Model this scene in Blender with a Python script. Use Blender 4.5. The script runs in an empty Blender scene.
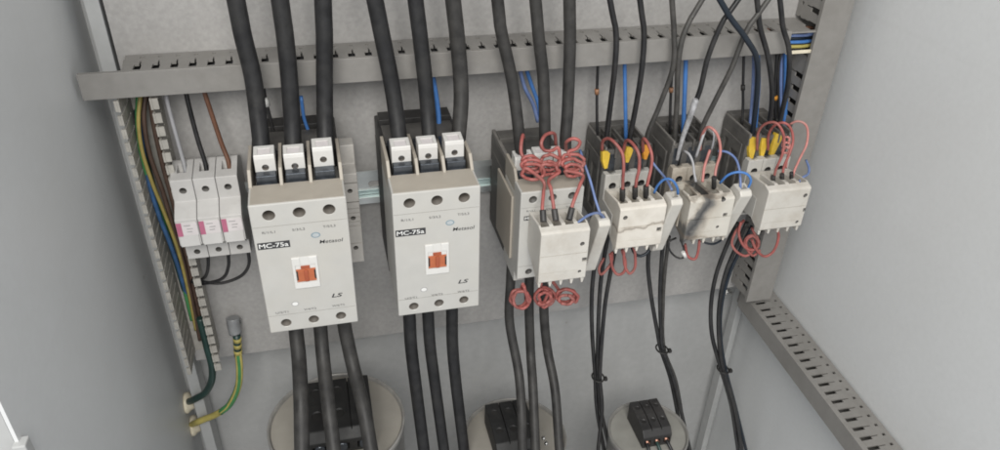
import bpy, bmesh, math, random
from mathutils import Vector, Matrix
random.seed(7)
sc = bpy.context.scene
COL = sc.collection
# ------------------------------------------------------------------ units: millimetres -> metres, floor of the cabinet at z = 0
S = .001
ZF = 930.0
PLY = 630.908                      # the lens stands this far in front of the mounting plate
FOC = 764.67
ROT = ((0.97166909, -0.23483241, 0.02670041),
       (-0.10774432, -0.54067522, -0.83430298),
       (0.21035763, 0.8077896, -0.55065926))
RM = Matrix(ROT)

def at(px, py, y):
    """point of the cabinet seen at a pixel of the photograph, at a given distance y from the plate"""
    d = RM.transposed() @ Vector(((px-500)/FOC, (py-225)/FOC, 1))
    t = (y+PLY)/d.y
    return Vector((d.x*t, y, d.z*t))

# ------------------------------------------------------------------ materials
def mat(name, col, rough=.5, metal=0., var=.12, scale=90., bump=.0, dirt=None, dirt_amt=.0, dirt_scale=14., spec=.5, coat=0., specks=False):
    m = bpy.data.materials.new(name); m.use_nodes = True
    nt = m.node_tree; N = nt.nodes; L = nt.links
    b = N['Principled BSDF']
    b.inputs['Roughness'].default_value = rough; b.inputs['Metallic'].default_value = metal
    b.inputs['Specular IOR Level'].default_value = spec
    if coat: b.inputs['Coat Weight'].default_value = coat
    tc = N.new('ShaderNodeTexCoord')
    oi = N.new('ShaderNodeObjectInfo'); ov = N.new('ShaderNodeVectorMath'); ov.operation = 'MULTIPLY_ADD'
    ov.inputs[0].default_value = (3.1, 5.7, 2.3); L.new(oi.outputs['Random'], ov.inputs[1]); L.new(tc.outputs['Object'], ov.inputs[2])
    n1 = N.new('ShaderNodeTexNoise'); n1.inputs['Scale'].default_value = scale; n1.inputs['Detail'].default_value = 6
    L.new(ov.outputs[0], n1.inputs['Vector'])
    r = N.new('ShaderNodeValToRGB')
    c = Vector(col)
    lo = c*(1-var); hi = c*(1+var)
    r.color_ramp.elements[0].position = .3; r.color_ramp.elements[1].position = .7
    r.color_ramp.elements[0].color = (*lo, 1); r.color_ramp.elements[1].color = (*hi, 1)
    L.new(n1.outputs['Fac'], r.inputs['Fac'])
    out = r.outputs['Color']
    if dirt:
        n2 = N.new('ShaderNodeTexNoise'); n2.inputs['Scale'].default_value = dirt_scale; n2.inputs['Detail'].default_value = 8
        n2.inputs['Roughness'].default_value = .7
        L.new(ov.outputs[0], n2.inputs['Vector'])
        r2 = N.new('ShaderNodeValToRGB'); r2.color_ramp.elements[0].position = .45; r2.color_ramp.elements[1].position = .75
        mu = N.new('ShaderNodeMath'); mu.operation = 'MULTIPLY'; mu.inputs[1].default_value = dirt_amt
        L.new(n2.outputs['Fac'], r2.inputs['Fac']); L.new(r2.outputs['Color'], mu.inputs[0])
        mx = N.new('ShaderNodeMix'); mx.data_type = 'RGBA'
        L.new(mu.outputs[0], mx.inputs['Factor']); L.new(out, mx.inputs['A']); mx.inputs['B'].default_value = (*dirt, 1)
        out = mx.outputs['Result']
    if specks:
        # a few chips and spots in the paint, and faint long scuffs
        vo = N.new('ShaderNodeTexVoronoi'); vo.inputs['Scale'].default_value = 11; vo.inputs['Randomness'].default_value = 1
        L.new(ov.outputs[0], vo.inputs['Vector'])
        lt = N.new('ShaderNodeMath'); lt.operation = 'LESS_THAN'; lt.inputs[1].default_value = .022; L.new(vo.outputs['Distance'], lt.inputs[0])
        st = N.new('ShaderNodeMapping'); st.inputs['Scale'].default_value = (30, 3, 55); st.inputs['Rotation'].default_value = (.5, .2, .3); L.new(ov.outputs[0], st.inputs['Vector'])
        n3 = N.new('ShaderNodeTexNoise'); n3.inputs['Scale'].default_value = 1; n3.inputs['Detail'].default_value = 3; L.new(st.outputs['Vector'], n3.inputs['Vector'])
        r3 = N.new('ShaderNodeMapRange'); r3.inputs['From Min'].default_value = .66; r3.inputs['From Max'].default_value = .74; r3.inputs['To Max'].default_value = .05
        L.new(n3.outputs['Fac'], r3.inputs['Value'])
        ad = N.new('ShaderNodeMath'); ad.operation = 'MULTIPLY_ADD'; ad.inputs[1].default_value = .5; ad.use_clamp = True
        L.new(lt.outputs[0], ad.inputs[0]); L.new(r3.outputs['Result'], ad.inputs[2])
        m3 = N.new('ShaderNodeMix'); m3.data_type = 'RGBA'; m3.inputs['B'].default_value = (.3, .28, .25, 1)
        L.new(ad.outputs[0], m3.inputs['Factor']); L.new(out, m3.inputs['A']); out = m3.outputs['Result']
    L.new(out, b.inputs['Base Color'])
    rr = N.new('ShaderNodeMapRange'); rr.inputs['To Min'].default_value = max(.03, rough-.1); rr.inputs['To Max'].default_value = min(1, rough+.12)
    L.new(n1.outputs['Fac'], rr.inputs['Value']); L.new(rr.outputs['Result'], b.inputs['Roughness'])
    if bump:
        bp = N.new('ShaderNodeBump'); bp.inputs['Strength'].default_value = bump; bp.inputs['Distance'].default_value = .0006
        L.new(n1.outputs['Fac'], bp.inputs['Height']); L.new(bp.outputs['Normal'], b.inputs['Normal'])
    return m

M = {}
M['paint'] = mat('cabinet_paint', (.635, .645, .645), .42, var=.02, scale=190, bump=.18, dirt=(.55, .55, .535), dirt_amt=.4, dirt_scale=4, specks=True)
M['plate'] = mat('plate_zinc', (.355, .345, .334), .46, var=.09, scale=300, bump=.08, dirt=(.31, .30, .287), dirt_amt=.5, dirt_scale=17)
M['back'] = mat('back_panel_grey', (.43, .432, .428), .5, var=.05, scale=120, bump=.08, dirt=(.35, .35, .342), dirt_amt=.5, dirt_scale=6, specks=True)  # own even grey, darker than the paint of the side panels
M['strip'] = mat('rail_paint', (.40, .405, .40), .4, var=.05, scale=90)
M['duct'] = mat('trunking_plastic', (.225, .216, .203), .5, var=.06, scale=120, dirt=(.155, .145, .13), dirt_amt=.5, dirt_scale=20)
M['duct_old'] = mat('trunking_plastic_dusty', (.37, .355, .32), .6, var=.2, scale=160, dirt=(.22, .20, .18), dirt_amt=.6, dirt_scale=40)
M['white'] = mat('white_plastic', (.455, .447, .422), .38, var=.03, scale=70, bump=.03, dirt=(.47, .44, .38), dirt_amt=.35, dirt_scale=16)
M['tan'] = mat('tan_plastic', (.36, .325, .275), .45, var=.05, scale=80, dirt=(.30, .27, .23), dirt_amt=.4, dirt_scale=25)
M['cap_white'] = mat('lug_plastic', (.57, .56, .54), .3, var=.03, scale=90, dirt=(.5, .46, .42), dirt_amt=.3, dirt_scale=40)
M['frame_white'] = mat('indicator_frame_plastic', (.62, .61, .585), .25, var=.03, scale=90)
M['block_white'] = mat('block_plastic', (.53, .508, .465), .38, var=.04, scale=80, bump=.03, dirt=(.34, .29, .23), dirt_amt=.6, dirt_scale=30)
M['slab_white'] = mat('slab_plastic', (.56, .54, .495), .4, var=.05, scale=80, dirt=(.38, .33, .27), dirt_amt=.5, dirt_scale=35)
M['dirty'] = mat('dirty_plastic', (.42, .38, .32), .5, var=.10, scale=90, dirt=(.17, .13, .10), dirt_amt=.75, dirt_scale=60)
M['black'] = mat('dark_plastic', (.026, .025, .025), .5, var=.2, scale=100, dirt=(.075, .07, .065), dirt_amt=.6, dirt_scale=30)
M['charcoal'] = mat('charcoal_plastic', (.085, .081, .076), .55, var=.2, scale=100, dirt=(.20, .188, .17), dirt_amt=.6, dirt_scale=30)
M['edge_grey'] = mat('grey_dark_plastic', (.17, .16, .148), .5, var=.15, scale=100, dirt=(.25, .23, .21), dirt_amt=.5, dirt_scale=40)
M['box_black'] = mat('terminal_box_black', (.013, .013, .013), .55, var=.2, scale=100, dirt=(.035, .033, .03), dirt_amt=.5, dirt_scale=40)
M['aux'] = mat('grey_plastic', (.46, .44, .41), .45, var=.06, scale=90, dirt=(.2, .19, .17), dirt_amt=.4, dirt_scale=40)
M['fuse'] = mat('fuse_plastic', (.50, .49, .475), .4, var=.04, scale=80, dirt=(.33, .31, .29), dirt_amt=.4, dirt_scale=25)
M['fuse_lt'] = mat('fuse_front_plastic', (.57, .56, .545), .35, var=.03, scale=80, dirt=(.4, .38, .36), dirt_amt=.3, dirt_scale=25)
M['pink'] = mat('pink_label', (.43, .13, .21), .45, var=.08, scale=200)
M['paper'] = mat('label_paper', (.62, .58, .58), .5, var=.05, scale=160)
M['ink'] = mat('dark_ink', (.035, .035, .037), .5, var=.1)
M['greyink'] = mat('grey_ink', (.30, .29, .29), .55, var=.15, scale=400)
M['whiteink'] = mat('white_ink', (.7, .7, .68), .5, var=.05)
M['badge'] = mat('badge_blue', (.20, .27, .31), .4, var=.1)
M['badge_lt'] = mat('badge_grey', (.42, .45, .46), .4, var=.1)
M['orange'] = mat('orange_plastic', (.42, .12, .05), .4, var=.1, scale=150)
M['orange_dk'] = mat('orange_plastic_deep', (.33, .08, .035), .45, var=.1, scale=150)
M['cable'] = mat('cable_rubber', (.017, .017, .018), .48, var=.3, scale=110, bump=.3, dirt=(.042, .041, .039), dirt_amt=.6, dirt_scale=45, spec=.3)
M['cable_dusty'] = mat('cable_rubber_dusty', (.030, .029, .028), .5, var=.3, scale=110, bump=.35, dirt=(.066, .063, .058), dirt_amt=.6, dirt_scale=45, spec=.3)
M['thin'] = mat('thin_wire_black', (.014, .014, .015), .4, var=.2, scale=80, dirt=(.06, .055, .05), dirt_amt=.5, dirt_scale=40)
M['thin_grey'] = mat('thin_wire_dusty', (.045, .043, .04), .5, var=.2, scale=80, dirt=(.12, .11, .10), dirt_amt=.5, dirt_scale=40)
M['greyw'] = mat('wire_grey', (.33, .33, .34), .45, var=.1)
M['sheath'] = mat('burnt_sheath_grey', (.36, .36, .37), .5, var=.3, scale=200, dirt=(.06, .058, .055), dirt_amt=.8, dirt_scale=90)
M['brown'] = mat('wire_brown', (.13, .06, .035), .45, var=.15)
M['blue'] = mat('wire_blue', (.055, .17, .44), .4, var=.15, scale=90)
M['blue_dk'] = mat('wire_blue_dirty', (.03, .085, .19), .5, var=.25)
M['brown_dk'] = mat('wire_brown_dirty', (.075, .045, .032), .55, var=.25)
M['blue_pale'] = mat('wire_blue_faded', (.13, .19, .38), .45, var=.2, scale=90, dirt=(.3, .32, .38), dirt_amt=.4, dirt_scale=60)
M['navy'] = mat('wire_navy', (.009, .015, .024), .4, var=.2)
M['red'] = mat('wire_red', (.31, .085, .075), .5, var=.25, scale=120, dirt=(.22, .13, .11), dirt_amt=.65, dirt_scale=50)
M['pinkw'] = mat('wire_red_faded', (.47, .18, .16), .5, var=.18, scale=120, dirt=(.38, .27, .24), dirt_amt=.5, dirt_scale=50)
M['yellow'] = mat('sleeve_yellow', (.66, .45, .05), .45, var=.12, scale=150, dirt=(.35, .2, .03), dirt_amt=.4, dirt_scale=80)
M['sleeve_or'] = mat('sleeve_orange', (.62, .27, .03), .45, var=.15, scale=150)
M['green'] = mat('wire_green', (.05, .21, .07), .42, var=.15)
M['yel_d'] = mat('wire_yellow_dirty', (.30, .24, .07), .5, var=.2)
M['dgreen'] = mat('wire_dark_green', (.015, .042, .036), .4, var=.2)
M['yel_g'] = mat('wire_yellow', (.40, .34, .10), .45, var=.15)
M['cream'] = mat('grommet_cream', (.70, .64, .50), .5, var=.1, dirt=(.38, .32, .2), dirt_amt=.5, dirt_scale=70)
M['steel'] = mat('zinc_steel', (.55, .55, .54), .3, metal=1, var=.12, scale=200)
M['rail'] = mat('rail_chromate', (.78, .80, .77), .34, metal=1, var=.12, scale=60)
M['rail_teal'] = mat('rail_chromate_blue', (.40, .49, .50), .55, metal=1, var=.12, scale=60)
M['darkmetal'] = mat('terminal_metal', (.09, .10, .115), .3, metal=.7, var=.25, scale=120)
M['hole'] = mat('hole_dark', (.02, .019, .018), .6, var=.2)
M['screw'] = mat('screw_dark', (.16, .15, .14), .35, metal=.9, var=.2, scale=300)
M['can'] = mat('can_aluminium', (.42, .41, .39), .35, metal=.8, var=.08)
M['lid'] = mat('lid_beige', (.29, .272, .24), .5, var=.07, scale=50, dirt=(.25, .23, .19), dirt_amt=.5, dirt_scale=18)
M['rim'] = mat('rim_metal', (.30, .292, .275), .42, metal=.3, var=.15)
M['lid_clear'] = mat('lid_dusty', (.29, .285, .26), .35, var=.1, scale=50, dirt=(.2, .19, .17), dirt_amt=.5, dirt_scale=24)
M['copper'] = mat('copper_screw', (.36, .20, .15), .45, metal=1, var=.15)
M['tag_brown'] = mat('tag_brown', (.30, .15, .08), .5, var=.2)
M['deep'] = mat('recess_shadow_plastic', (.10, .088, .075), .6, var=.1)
M['boot'] = mat('boot_translucent', (.22, .225, .23), .3, var=.15)

def scorched(name, base, burn=(.055, .05, .05), pale=(.75, .74, .73), p0=(0, 0, 0), n=(1, 0, 0), width=.012, amt=1.):
    """white plastic with one scorch mark across it (a real stain in the plastic, fixed in object space)"""
    m = mat(name, base, .42, var=.04, scale=80, dirt=(.40, .35, .28), dirt_amt=.5, dirt_scale=30)
    return stain(m, burn, p0, n, width, amt)
def stain(m, burn, p0, n, width, amt):
    nt = m.node_tree; N = nt.nodes; L = nt.links; b = N['Principled BSDF']
    old = b.inputs['Base Color'].links[0].from_socket
    tc = N.new('ShaderNodeTexCoord')
    nz = N.new('ShaderNodeTexNoise'); nz.inputs['Scale'].default_value = 70; nz.inputs['Detail'].default_value = 5
    L.new(tc.outputs['Object'], nz.inputs['Vector'])
    mp = N.new('ShaderNodeVectorMath'); mp.operation = 'SUBTRACT'; mp.inputs[1].default_value = p0
    L.new(tc.outputs['Object'], mp.inputs[0])
    dt = N.new('ShaderNodeVectorMath'); dt.operation = 'DOT_PRODUCT'; dt.inputs[1].default_value = Vector(n).normalized()
    L.new(mp.outputs[0], dt.inputs[0])
    ma = N.new('ShaderNodeMath'); ma.operation = 'MULTIPLY_ADD'; ma.inputs[1].default_value = .016
    L.new(nz.outputs['Fac'], ma.inputs[0]); L.new(dt.outputs['Value'], ma.inputs[2])
    sb = N.new('ShaderNodeMath'); sb.operation = 'SUBTRACT'; sb.inputs[1].default_value = .008; L.new(ma.outputs[0], sb.inputs[0])
    mr = N.new('ShaderNodeMapRange'); mr.inputs['From Min'].default_value = -width; mr.inputs['From Max'].default_value = width
    L.new(sb.outputs[0], mr.inputs['Value'])
    cr = N.new('ShaderNodeValToRGB'); e = cr.color_ramp.elements
    e[0].position = 0; e[0].color = (0, 0, 0, 1); e[1].position = 1; e[1].color = (0, 0, 0, 1)
    for pos, v in ((.28, .06), (.38, .80*amt), (.50, amt), (.62, .70*amt), (.80, .10)):
        q = e.new(pos); q.color = (v, v, v, 1)
    L.new(mr.outputs['Result'], cr.inputs['Fac'])
    mx = N.new('ShaderNodeMix'); mx.data_type = 'RGBA'
    L.new(cr.outputs['Color'], mx.inputs['Factor']); L.new(old, mx.inputs['A'])
    bc = N.new('ShaderNodeValToRGB'); bc.color_ramp.elements[0].color = (.27, .20, .135, 1); bc.color_ramp.elements[0].position = .2; bc.color_ramp.elements[1].color = (*burn, 1); bc.color_ramp.elements[1].position = .75
    L.new(cr.outputs['Color'], bc.inputs['Fac']); L.new(bc.outputs['Color'], mx.inputs['B'])
    L.new(mx.outputs['Result'], b.inputs['Base Color'])
    return m

# ------------------------------------------------------------------ mesh builder (all in mm, cabinet space)
class MB:
    def __init__(s): s.bm = bmesh.new()
    def _add(s, verts, faces, bevel=0, seg=2, smooth=False):
        b2 = bmesh.new()
        vs = [b2.verts.new(v) for v in verts]
        for f in faces:
            try: b2.faces.new([vs[i] for i in f])
            except ValueError: pass
        bmesh.ops.recalc_face_normals(b2, faces=b2.faces)
        if bevel:
            bmesh.ops.bevel(b2, geom=[e for e in b2.edges if e.calc_face_angle(0) > .5], offset=bevel, segments=seg, profile=.5, affect='EDGES', clamp_overlap=True)
        for f in b2.faces: f.smooth = smooth
        me = bpy.data.meshes.new('t'); b2.to_mesh(me); b2.free()
        s.bm.from_mesh(me); bpy.data.meshes.remove(me)
        return s
    def box(s, x0, x1, y0, y1, z0, z1, bevel=0, seg=2):
        v = [(x, y, z) for x in (x0, x1) for y in (y0, y1) for z in (z0, z1)]
        return s._add(v, [(0, 1, 3, 2), (4, 6, 7, 5), (0, 4, 5, 1), (2, 3, 7, 6), (0, 2, 6, 4), (1, 5, 7, 3)], bevel, seg)
    def prism(s, prof, axis, a, b, bevel=0, seg=2):
        """prof: list of 2-D points; axis 'x': (y,z), 'y': (x,z), 'z': (x,y)"""
        def P(u, v, w): return {'x': (w, u, v), 'y': (u, w, v), 'z': (u, v, w)}[axis]
        n = len(prof)
        v = [P(*p, a) for p in prof]+[P(*p, b) for p in prof]
        f = [tuple(range(n)), tuple(range(2*n-1, n-1, -1))]+[(i, (i+1) % n, n+(i+1) % n, n+i) for i in range(n)]
        return s._add(v, f, bevel, seg)
    def cyl(s, p0, p1, r, r1=None, n=20, bevel=0, smooth=True):
        p0 = Vector(p0); p1 = Vector(p1); r1 = r if r1 is None else r1
        d = (p1-p0).normalized(); u = d.orthogonal().normalized(); w = d.cross(u)
        v = []
        for p, rr in ((p0, r), (p1, r1)):
            for i in range(n):
                a = 2*math.pi*i/n; v.append(p+(u*math.cos(a)+w*math.sin(a))*rr)
        f = [tuple(range(n))[::-1], tuple(range(n, 2*n))]+[(i, (i+1) % n, n+(i+1) % n, n+i) for i in range(n)]
        b2n = len(s.bm.faces)
        s._add(v, f, bevel)
        if smooth:
            s.bm.faces.ensure_lookup_table()
            for i in range(b2n, len(s.bm.faces)):
                if len(s.bm.faces[i].verts) == 4: s.bm.faces[i].smooth = True
        return s
    def lathe(s, c, prof, n=64, smooth=True):
        """prof: (r, z) ring profile round a vertical axis through c"""
        v = []; f = []; m = len(prof)
        for i in range(n):
            a = 2*math.pi*i/n
            for r, z in prof: v.append((c[0]+r*math.cos(a), c[1]+r*math.sin(a), z))
        for i in range(n):
            j = (i+1) % n
            for k in range(m-1): f.append((i*m+k, j*m+k, j*m+k+1, i*m+k+1))
        return s._add(v, f, smooth=smooth)
    def tube(s, pts, r, n=12, cap=True):
        pts = [Vector(p) for p in pts]
        rs = r if isinstance(r, (list, tuple)) else [r]*len(pts)
        T = []
        for i in range(len(pts)):
            a = pts[max(0, i-1)]; b = pts[min(len(pts)-1, i+1)]; T.append((b-a).normalized())
        u = T[0].orthogonal().normalized(); rings = []
        for i, p in enumerate(pts):
            if i:
                q = T[i-1].rotation_difference(T[i]); u = q @ u
                u = (u-T[i]*u.dot(T[i])).normalized()
            w = T[i].cross(u)
            rings.append([p+(u*math.cos(2*math.pi*k/n)+w*math.sin(2*math.pi*k/n))*rs[i] for k in range(n)])
        bm = s.bm
        R = [[bm.verts.new(v) for v in ring] for ring in rings]
        for a, b in zip(R, R[1:]):
            for k in range(n):
                fc = bm.faces.new((a[k], a[(k+1) % n], b[(k+1) % n], b[k])); fc.smooth = True
        if cap: bm.faces.new(R[0][::-1]); bm.faces.new(R[-1])
        return s
    def build(s, name, m, parent=None, origin=None):
        bm = s.bm
        if parent is not None:
            q = parent
            o = Vector((0, 0, 0))
            while q is not None: o += q.location; q = q.parent
        else:
            if origin is None:
                zs = [v.co.z for v in bm.verts]; xs = [v.co.x for v in bm.verts]; ys = [v.co.y for v in bm.verts]
                origin = ((min(xs)+max(xs))/2, (min(ys)+max(ys))/2, min(zs))
            o = W(origin)
        for v in bm.verts: v.co = W(v.co)-o
        me = bpy.data.meshes.new(name); bm.to_mesh(me); bm.free()
        me.materials.append(M[m] if isinstance(m, str) else m)
        ob = bpy.data.objects.new(name, me); COL.objects.link(ob)
        if parent is not None: ob.parent = parent
        else: ob.location = o
        return ob

def W(p): return Vector((p[0]*S, p[1]*S, (p[2]+ZF)*S))

def cut(ob, cutter):
    """carve the cutter mesh (a MB) out of ob and drop the cutter"""
    c = cutter.build('cutter', 'hole', origin=(0, 0, 0))
    md = ob.modifiers.new('b', 'BOOLEAN'); md.operation = 'DIFFERENCE'; md.solver = 'EXACT'; md.use_self = True; md.object = c
    bpy.context.view_layer.update()
    dg = bpy.context.evaluated_depsgraph_get()
    me = bpy.data.meshes.new_from_object(ob.evaluated_get(dg))
    ob.modifiers.clear(); old = ob.data; ob.data = me; bpy.data.meshes.remove(old)
    me.materials.clear(); 
    return c, ob

def carve(ob, cutter):
    m = ob.data.materials[0]
    c, ob = cut(ob, cutter)
    ob.data.materials.append(m)
    for p in ob.data.polygons: p.material_index = 0
    cm = c.data; bpy.data.objects.remove(c); bpy.data.meshes.remove(cm)
    return ob

def thing(name, label, cat, base, group=None):
    o = bpy.data.objects.new(name, None); o.empty_display_size = .01; COL.objects.link(o)
    o.location = W(base); tag(o, label, cat, group); return o
def tag(o, label=None, cat=None, group=None, kind=None):
    if label: o['label'] = label
    if cat: o['category'] = cat
    if group: o['group'] = group
    if kind: o['kind'] = kind
    return o
def dup(o, dloc, label=None):
    def rec(a, par):
        c = a.copy(); COL.objects.link(c)
        if par: c.parent = par
        for ch in list(a.children): rec(ch, c)
        return c
    c = rec(o, None); c.location = o.location+Vector(dloc)*S
    if label: c['label'] = label
    return c

def text(name, s, x, z, y, h, m, parent, w=None, bold=0., shear=0., align='LEFT'):
    """lettering lying on a face that looks towards -y"""
    cu = bpy.data.curves.new(name, 'FONT'); cu.body = s; cu.size = 1.0; cu.shear = shear; cu.offset = bold; cu.align_x = 'LEFT'; cu.resolution_u = 3
    ob = bpy.data.objects.new(name, cu); COL.objects.link(ob)
    bpy.context.view_layer.update()
    me = bpy.data.meshes.new_from_object(ob.evaluated_get(bpy.context.evaluated_depsgraph_get()))
    bpy.data.objects.remove(ob); bpy.data.curves.remove(cu)
    xs = [v.co.x for v in me.vertices]; ys = [v.co.y for v in me.vertices]
    sx = (w/(max(xs)-min(xs))) if w else h/(max(ys)-min(ys))
    sy = h/(max(ys)-min(ys))
    b = MB(); b.bm.from_mesh(me); bpy.data.meshes.remove(me)
    for v in b.bm.verts:
        v.co = Vector((x+(v.co.x-min(xs))*sx, y, z+(v.co.y-min(ys))*sy))
    return b.build(name, m, parent)

def spline(pts, step=4.):
    """Catmull-Rom through pts"""
    P = [Vector(p) for p in pts]
    if len(P) < 3:
        return [P[0].lerp(P[-1], i/8) for i in range(9)]
    P = [P[0]*2-P[1]]+P+[P[-1]*2-P[-2]]
    out = []
    for i in range(1, len(P)-2):
        a, b, c, d = P[i-1:i+3]
        n = max(2, int((c-b).length/step))
        for k in range(n):
            t = k/n
            out.append(.5*((2*b)+(c-a)*t+(2*a-5*b+4*c-d)*t*t+(3*b-a-3*c+d)*t**3))
    out.append(P[-2]); return out

def path(pts):
    return [at(*p) for p in pts]
def up(p, q, mm):
    d = (p-q).normalized(); return p+d*mm

def wire(name, label, cat, pts, r, m, group=None, e0=0, e1=0, step=3., n=12, world=False):
    P = [Vector(p) for p in pts] if world else path(pts)
    if e0: P = [up(P[0], P[1], e0)]+P
    if e1: P = P+[up(P[-1], P[-2], e1)]
    b = MB(); b.tube(spline(P, step), r, n)
    o = b.build(name, m)
    tag(o, label, cat, group)
    return o
def mid(a, b, t=.5): return Vector(a).lerp(Vector(b), t)

# ------------------------------------------------------------------ the cabinet
XL, XR, YB = -178, 500, 38
cab = thing('electrical_cabinet', 'light grey painted sheet steel cabinet open at the front around all the gear', 'cabinet', (160, -150, -930))
b = MB(); b.box(XL-2, XL, YB, -300, -930, 300); b.build('side_panel', 'paint', cab)
b = MB(); b.box(XL-30, XL-2.2, -286, -300, -930, 300); b.build('door_flange', 'strip', cab)
b = MB(); b.box(XR, XR+2, YB, -430, -930, 300); b.build('side_panel', 'paint', cab)
b = MB(); b.box(XL-2, XR+2, YB+.2, YB+2, -930, 300); b.build('back_panel', 'back', cab)
b = MB(); b.box(XL-2, XR+2, -300, YB+2, -933, -930.2); b.build('floor_panel', 'paint', cab)
b = MB(); b.box(-166, -155, -1, 24, -930, 300, .8); b.build('upright_rail', 'strip', cab)
b = MB(); b.box(474, 482, 10, 24, -930, 300, .8); b.build('upright_rail', 'strip', cab)
# white edge clip low on the front edge of the left panel
p = at(23, 441, -296)
b = MB(); b.box(-181, -174, -304, -296, p.z-9, p.z+4, .8); b.build('edge_clip', 'strip', cab)

pl = thing('mounting_plate', 'grey galvanised mounting plate carrying the contactors and trunking', 'mounting plate', (145, 0, -556))
b = MB(); b.box(-152.5, 462, 0, 2, -556, 280, .3); b.box(-152.5, 462, 2, 14, -556, -554.4)
b.build('sheet', 'plate', pl)
for (px, py) in ((728, 294),):
    q = at(px, py, -2)
    b = MB(); b.cyl((q.x, 0, q.z), (q.x, -1.2, q.z), 6.2, n=24); b.cyl((q.x, -1.2, q.z), (q.x, -4.5, q.z), 4.2, n=6, smooth=False)
    b.build('plate_bolt', 'steel', pl)

# ------------------------------------------------------------------ slotted trunking
def slotted_wall(b, axis, a0, a1, d0, d1, t0, t1, pitch=13.5, thin=1.3, wide=5.6, open_top=False, lip=0):
    """one slotted side wall: runs along a0..a1, stands out from the plate d0..d1 (negative = out), thickness t0..t1.
       axis: how (run, out, thickness) map to x, y, z"""
    mp = {'x': lambda a, d, t: (a, d, t), 'z': lambda a, d, t: (t, d, a), 'wy': lambda a, d, t: (d, a, t)}[axis]
    def bx(a, c, d, e):
        p = mp(a, d, t0); q = mp(c, e, t1)
        b.box(p[0], q[0], p[1], q[1], p[2], q[2])
    s = 1 if d1 > d0 else -1
    L = abs(d1-d0)
    k0, k1, k2 = d0+s*L*(.26 if open_top else .36), d0+s*L*.56, d0+s*L*.93
    if open_top: bx(a0, a1, d0, k0)
    else:
        ka, kb = d0+s*L*.13, d0+s*L*.22
        bx(a0, a1, d0, ka); bx(a0, a1, kb, k0)
    if not open_top: bx(a0, a1, k2, d1)
    n = int((a1-a0)/pitch)
    top = d1 if open_top else k2
    for i in range(n):
        c = a0+i*pitch
        e = c+pitch if i < n-1 else a1
        bx(c+thin/2, e-thin/2, k0, k1)
        if not open_top: bx(c+1.2, e-1.9, ka, kb)
        if open_top:
            bx(c+thin/2+.3, e-thin/2-.3, k1, top)
            if lip:
                p = mp(c+thin/2+.5, d1, t0 if lip < 0 else t1); q = mp(e-thin/2-.5, d1-s*2.2, (t0 if lip < 0 else t1)+lip)
                b.box(p[0]+.01*lip, q[0], p[1], q[1], p[2], q[2], .3)
        else:
            bx(c+wide*.28, e-wide*.72, k1, top)
    return b

DT = 'duct'
t = thing('cable_trunking', 'long horizontal grey slotted trunking with its smooth cover across the plate behind the cables', 'cable trunking', (130, 0, -247), 'slotted wiring trunkings')
b = MB(); slotted_wall(b, 'x', -146, 447, -1, -38.5, -230.3, -228.7)
b.build('slotted_side', DT, t)
b = MB(); slotted_wall(b, 'x', -146, 420, -1, -38.5, -246.6, -245)
b.build('slotted_side', DT, t)
b = MB(); b.box(-146, 440, -.4, -1.6, -244.8, -230.5); b.build('back_web', DT, t)
b = MB(); b.prism([(-36, -227.4), (-40.4, -227.4), (-40.4, -248), (-36, -248), (-36, -247), (-38.9, -247), (-38.9, -228.4), (-36, -228.4)], 'x', -174, 421, .35)
b.build('cover', DT, t)

t = thing('cable_trunking', 'open vertical slotted trunking at the left with its cover off and earth wires inside', 'cable trunking', (-137, 0, -548), 'slotted wiring trunkings')
for (x0, x1, lp) in ((-152, -150.4, -2.2), (-128.6, -127, 4.6)):
    b = MB(); slotted_wall(b, 'z', -540, -249, -1, -39, x0, x1, pitch=11.6, thin=2.6, wide=4.2, open_top=True, lip=lp); b.build('slotted_side', 'duct_old', t)
b = MB(); b.box(-150.2, -128.8, -.6, -2.2, -540, -249); b.build('back_web', 'duct_old', t)
t2 = thing('cable_trunking', 'vertical slotted trunking with smooth cover at the right edge of the plate', 'cable trunking', (462, 0, -545), 'slotted wiring trunkings')
for (x0, x1) in ((448, 449.6), (474.4, 476)):
    b = MB()
    if x0 < 460: slotted_wall(b, 'z', -545, -252, -1, -38.5, x0, x1); slotted_wall(b, 'z', -226, 120, -1, -38.5, x0, x1)
    else: slotted_wall(b, 'z', -545, 120, -1, -38.5, x0, x1)
    b.build('slotted_side', DT, t2)
b = MB(); b.box(449.8, 474.2, -.6, -2, -545, 120); b.build('back_web', DT, t2)
b = MB(); b.prism([(446.6, -36), (446.6, -40.4), (477.4, -40.4), (477.4, -36), (476.3, -36), (476.3, -39), (447.7, -39), (447.7, -36)], 'z', -546, 120, .3)
b.build('cover', DT, t2)
t3 = thing('cable_trunking', 'slotted trunking running along the bare right cabinet wall towards the viewer', 'cable trunking', (480, -200, -582), 'slotted wiring trunkings')
b = MB(); slotted_wall(b, 'wy', -420, -2, 498, 462, -564, -562.4, pitch=11.8, wide=4.6); o1 = b.build('slotted_side', DT, t3)
b = MB(); b.box(498, 462, -420, -2, -583, -581.4); b.box(462, 498, -2, -3.5, -581.2, -564.2); o2 = b.build('lower_side', DT, t3)
b = MB(); b.box(498.2, 499.6, -420, -2, -581.2, -564.2); o3 = b.build('back_web', DT, t3)
b = MB(); b.prism([(465, -561.4), (459.6, -561.4), (459.6, -584), (465, -584), (465, -583.2), (461, -583.2), (461, -562.3), (465, -562.3)], 'y', -422, -8, .3); o4 = b.build('cover', DT, t3)
# the run drops a little towards the front of the cabinet
for o in (o1, o2, o3, o4): pass
t3.rotation_euler = (math.radians(1.6), 0, 0)

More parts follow.
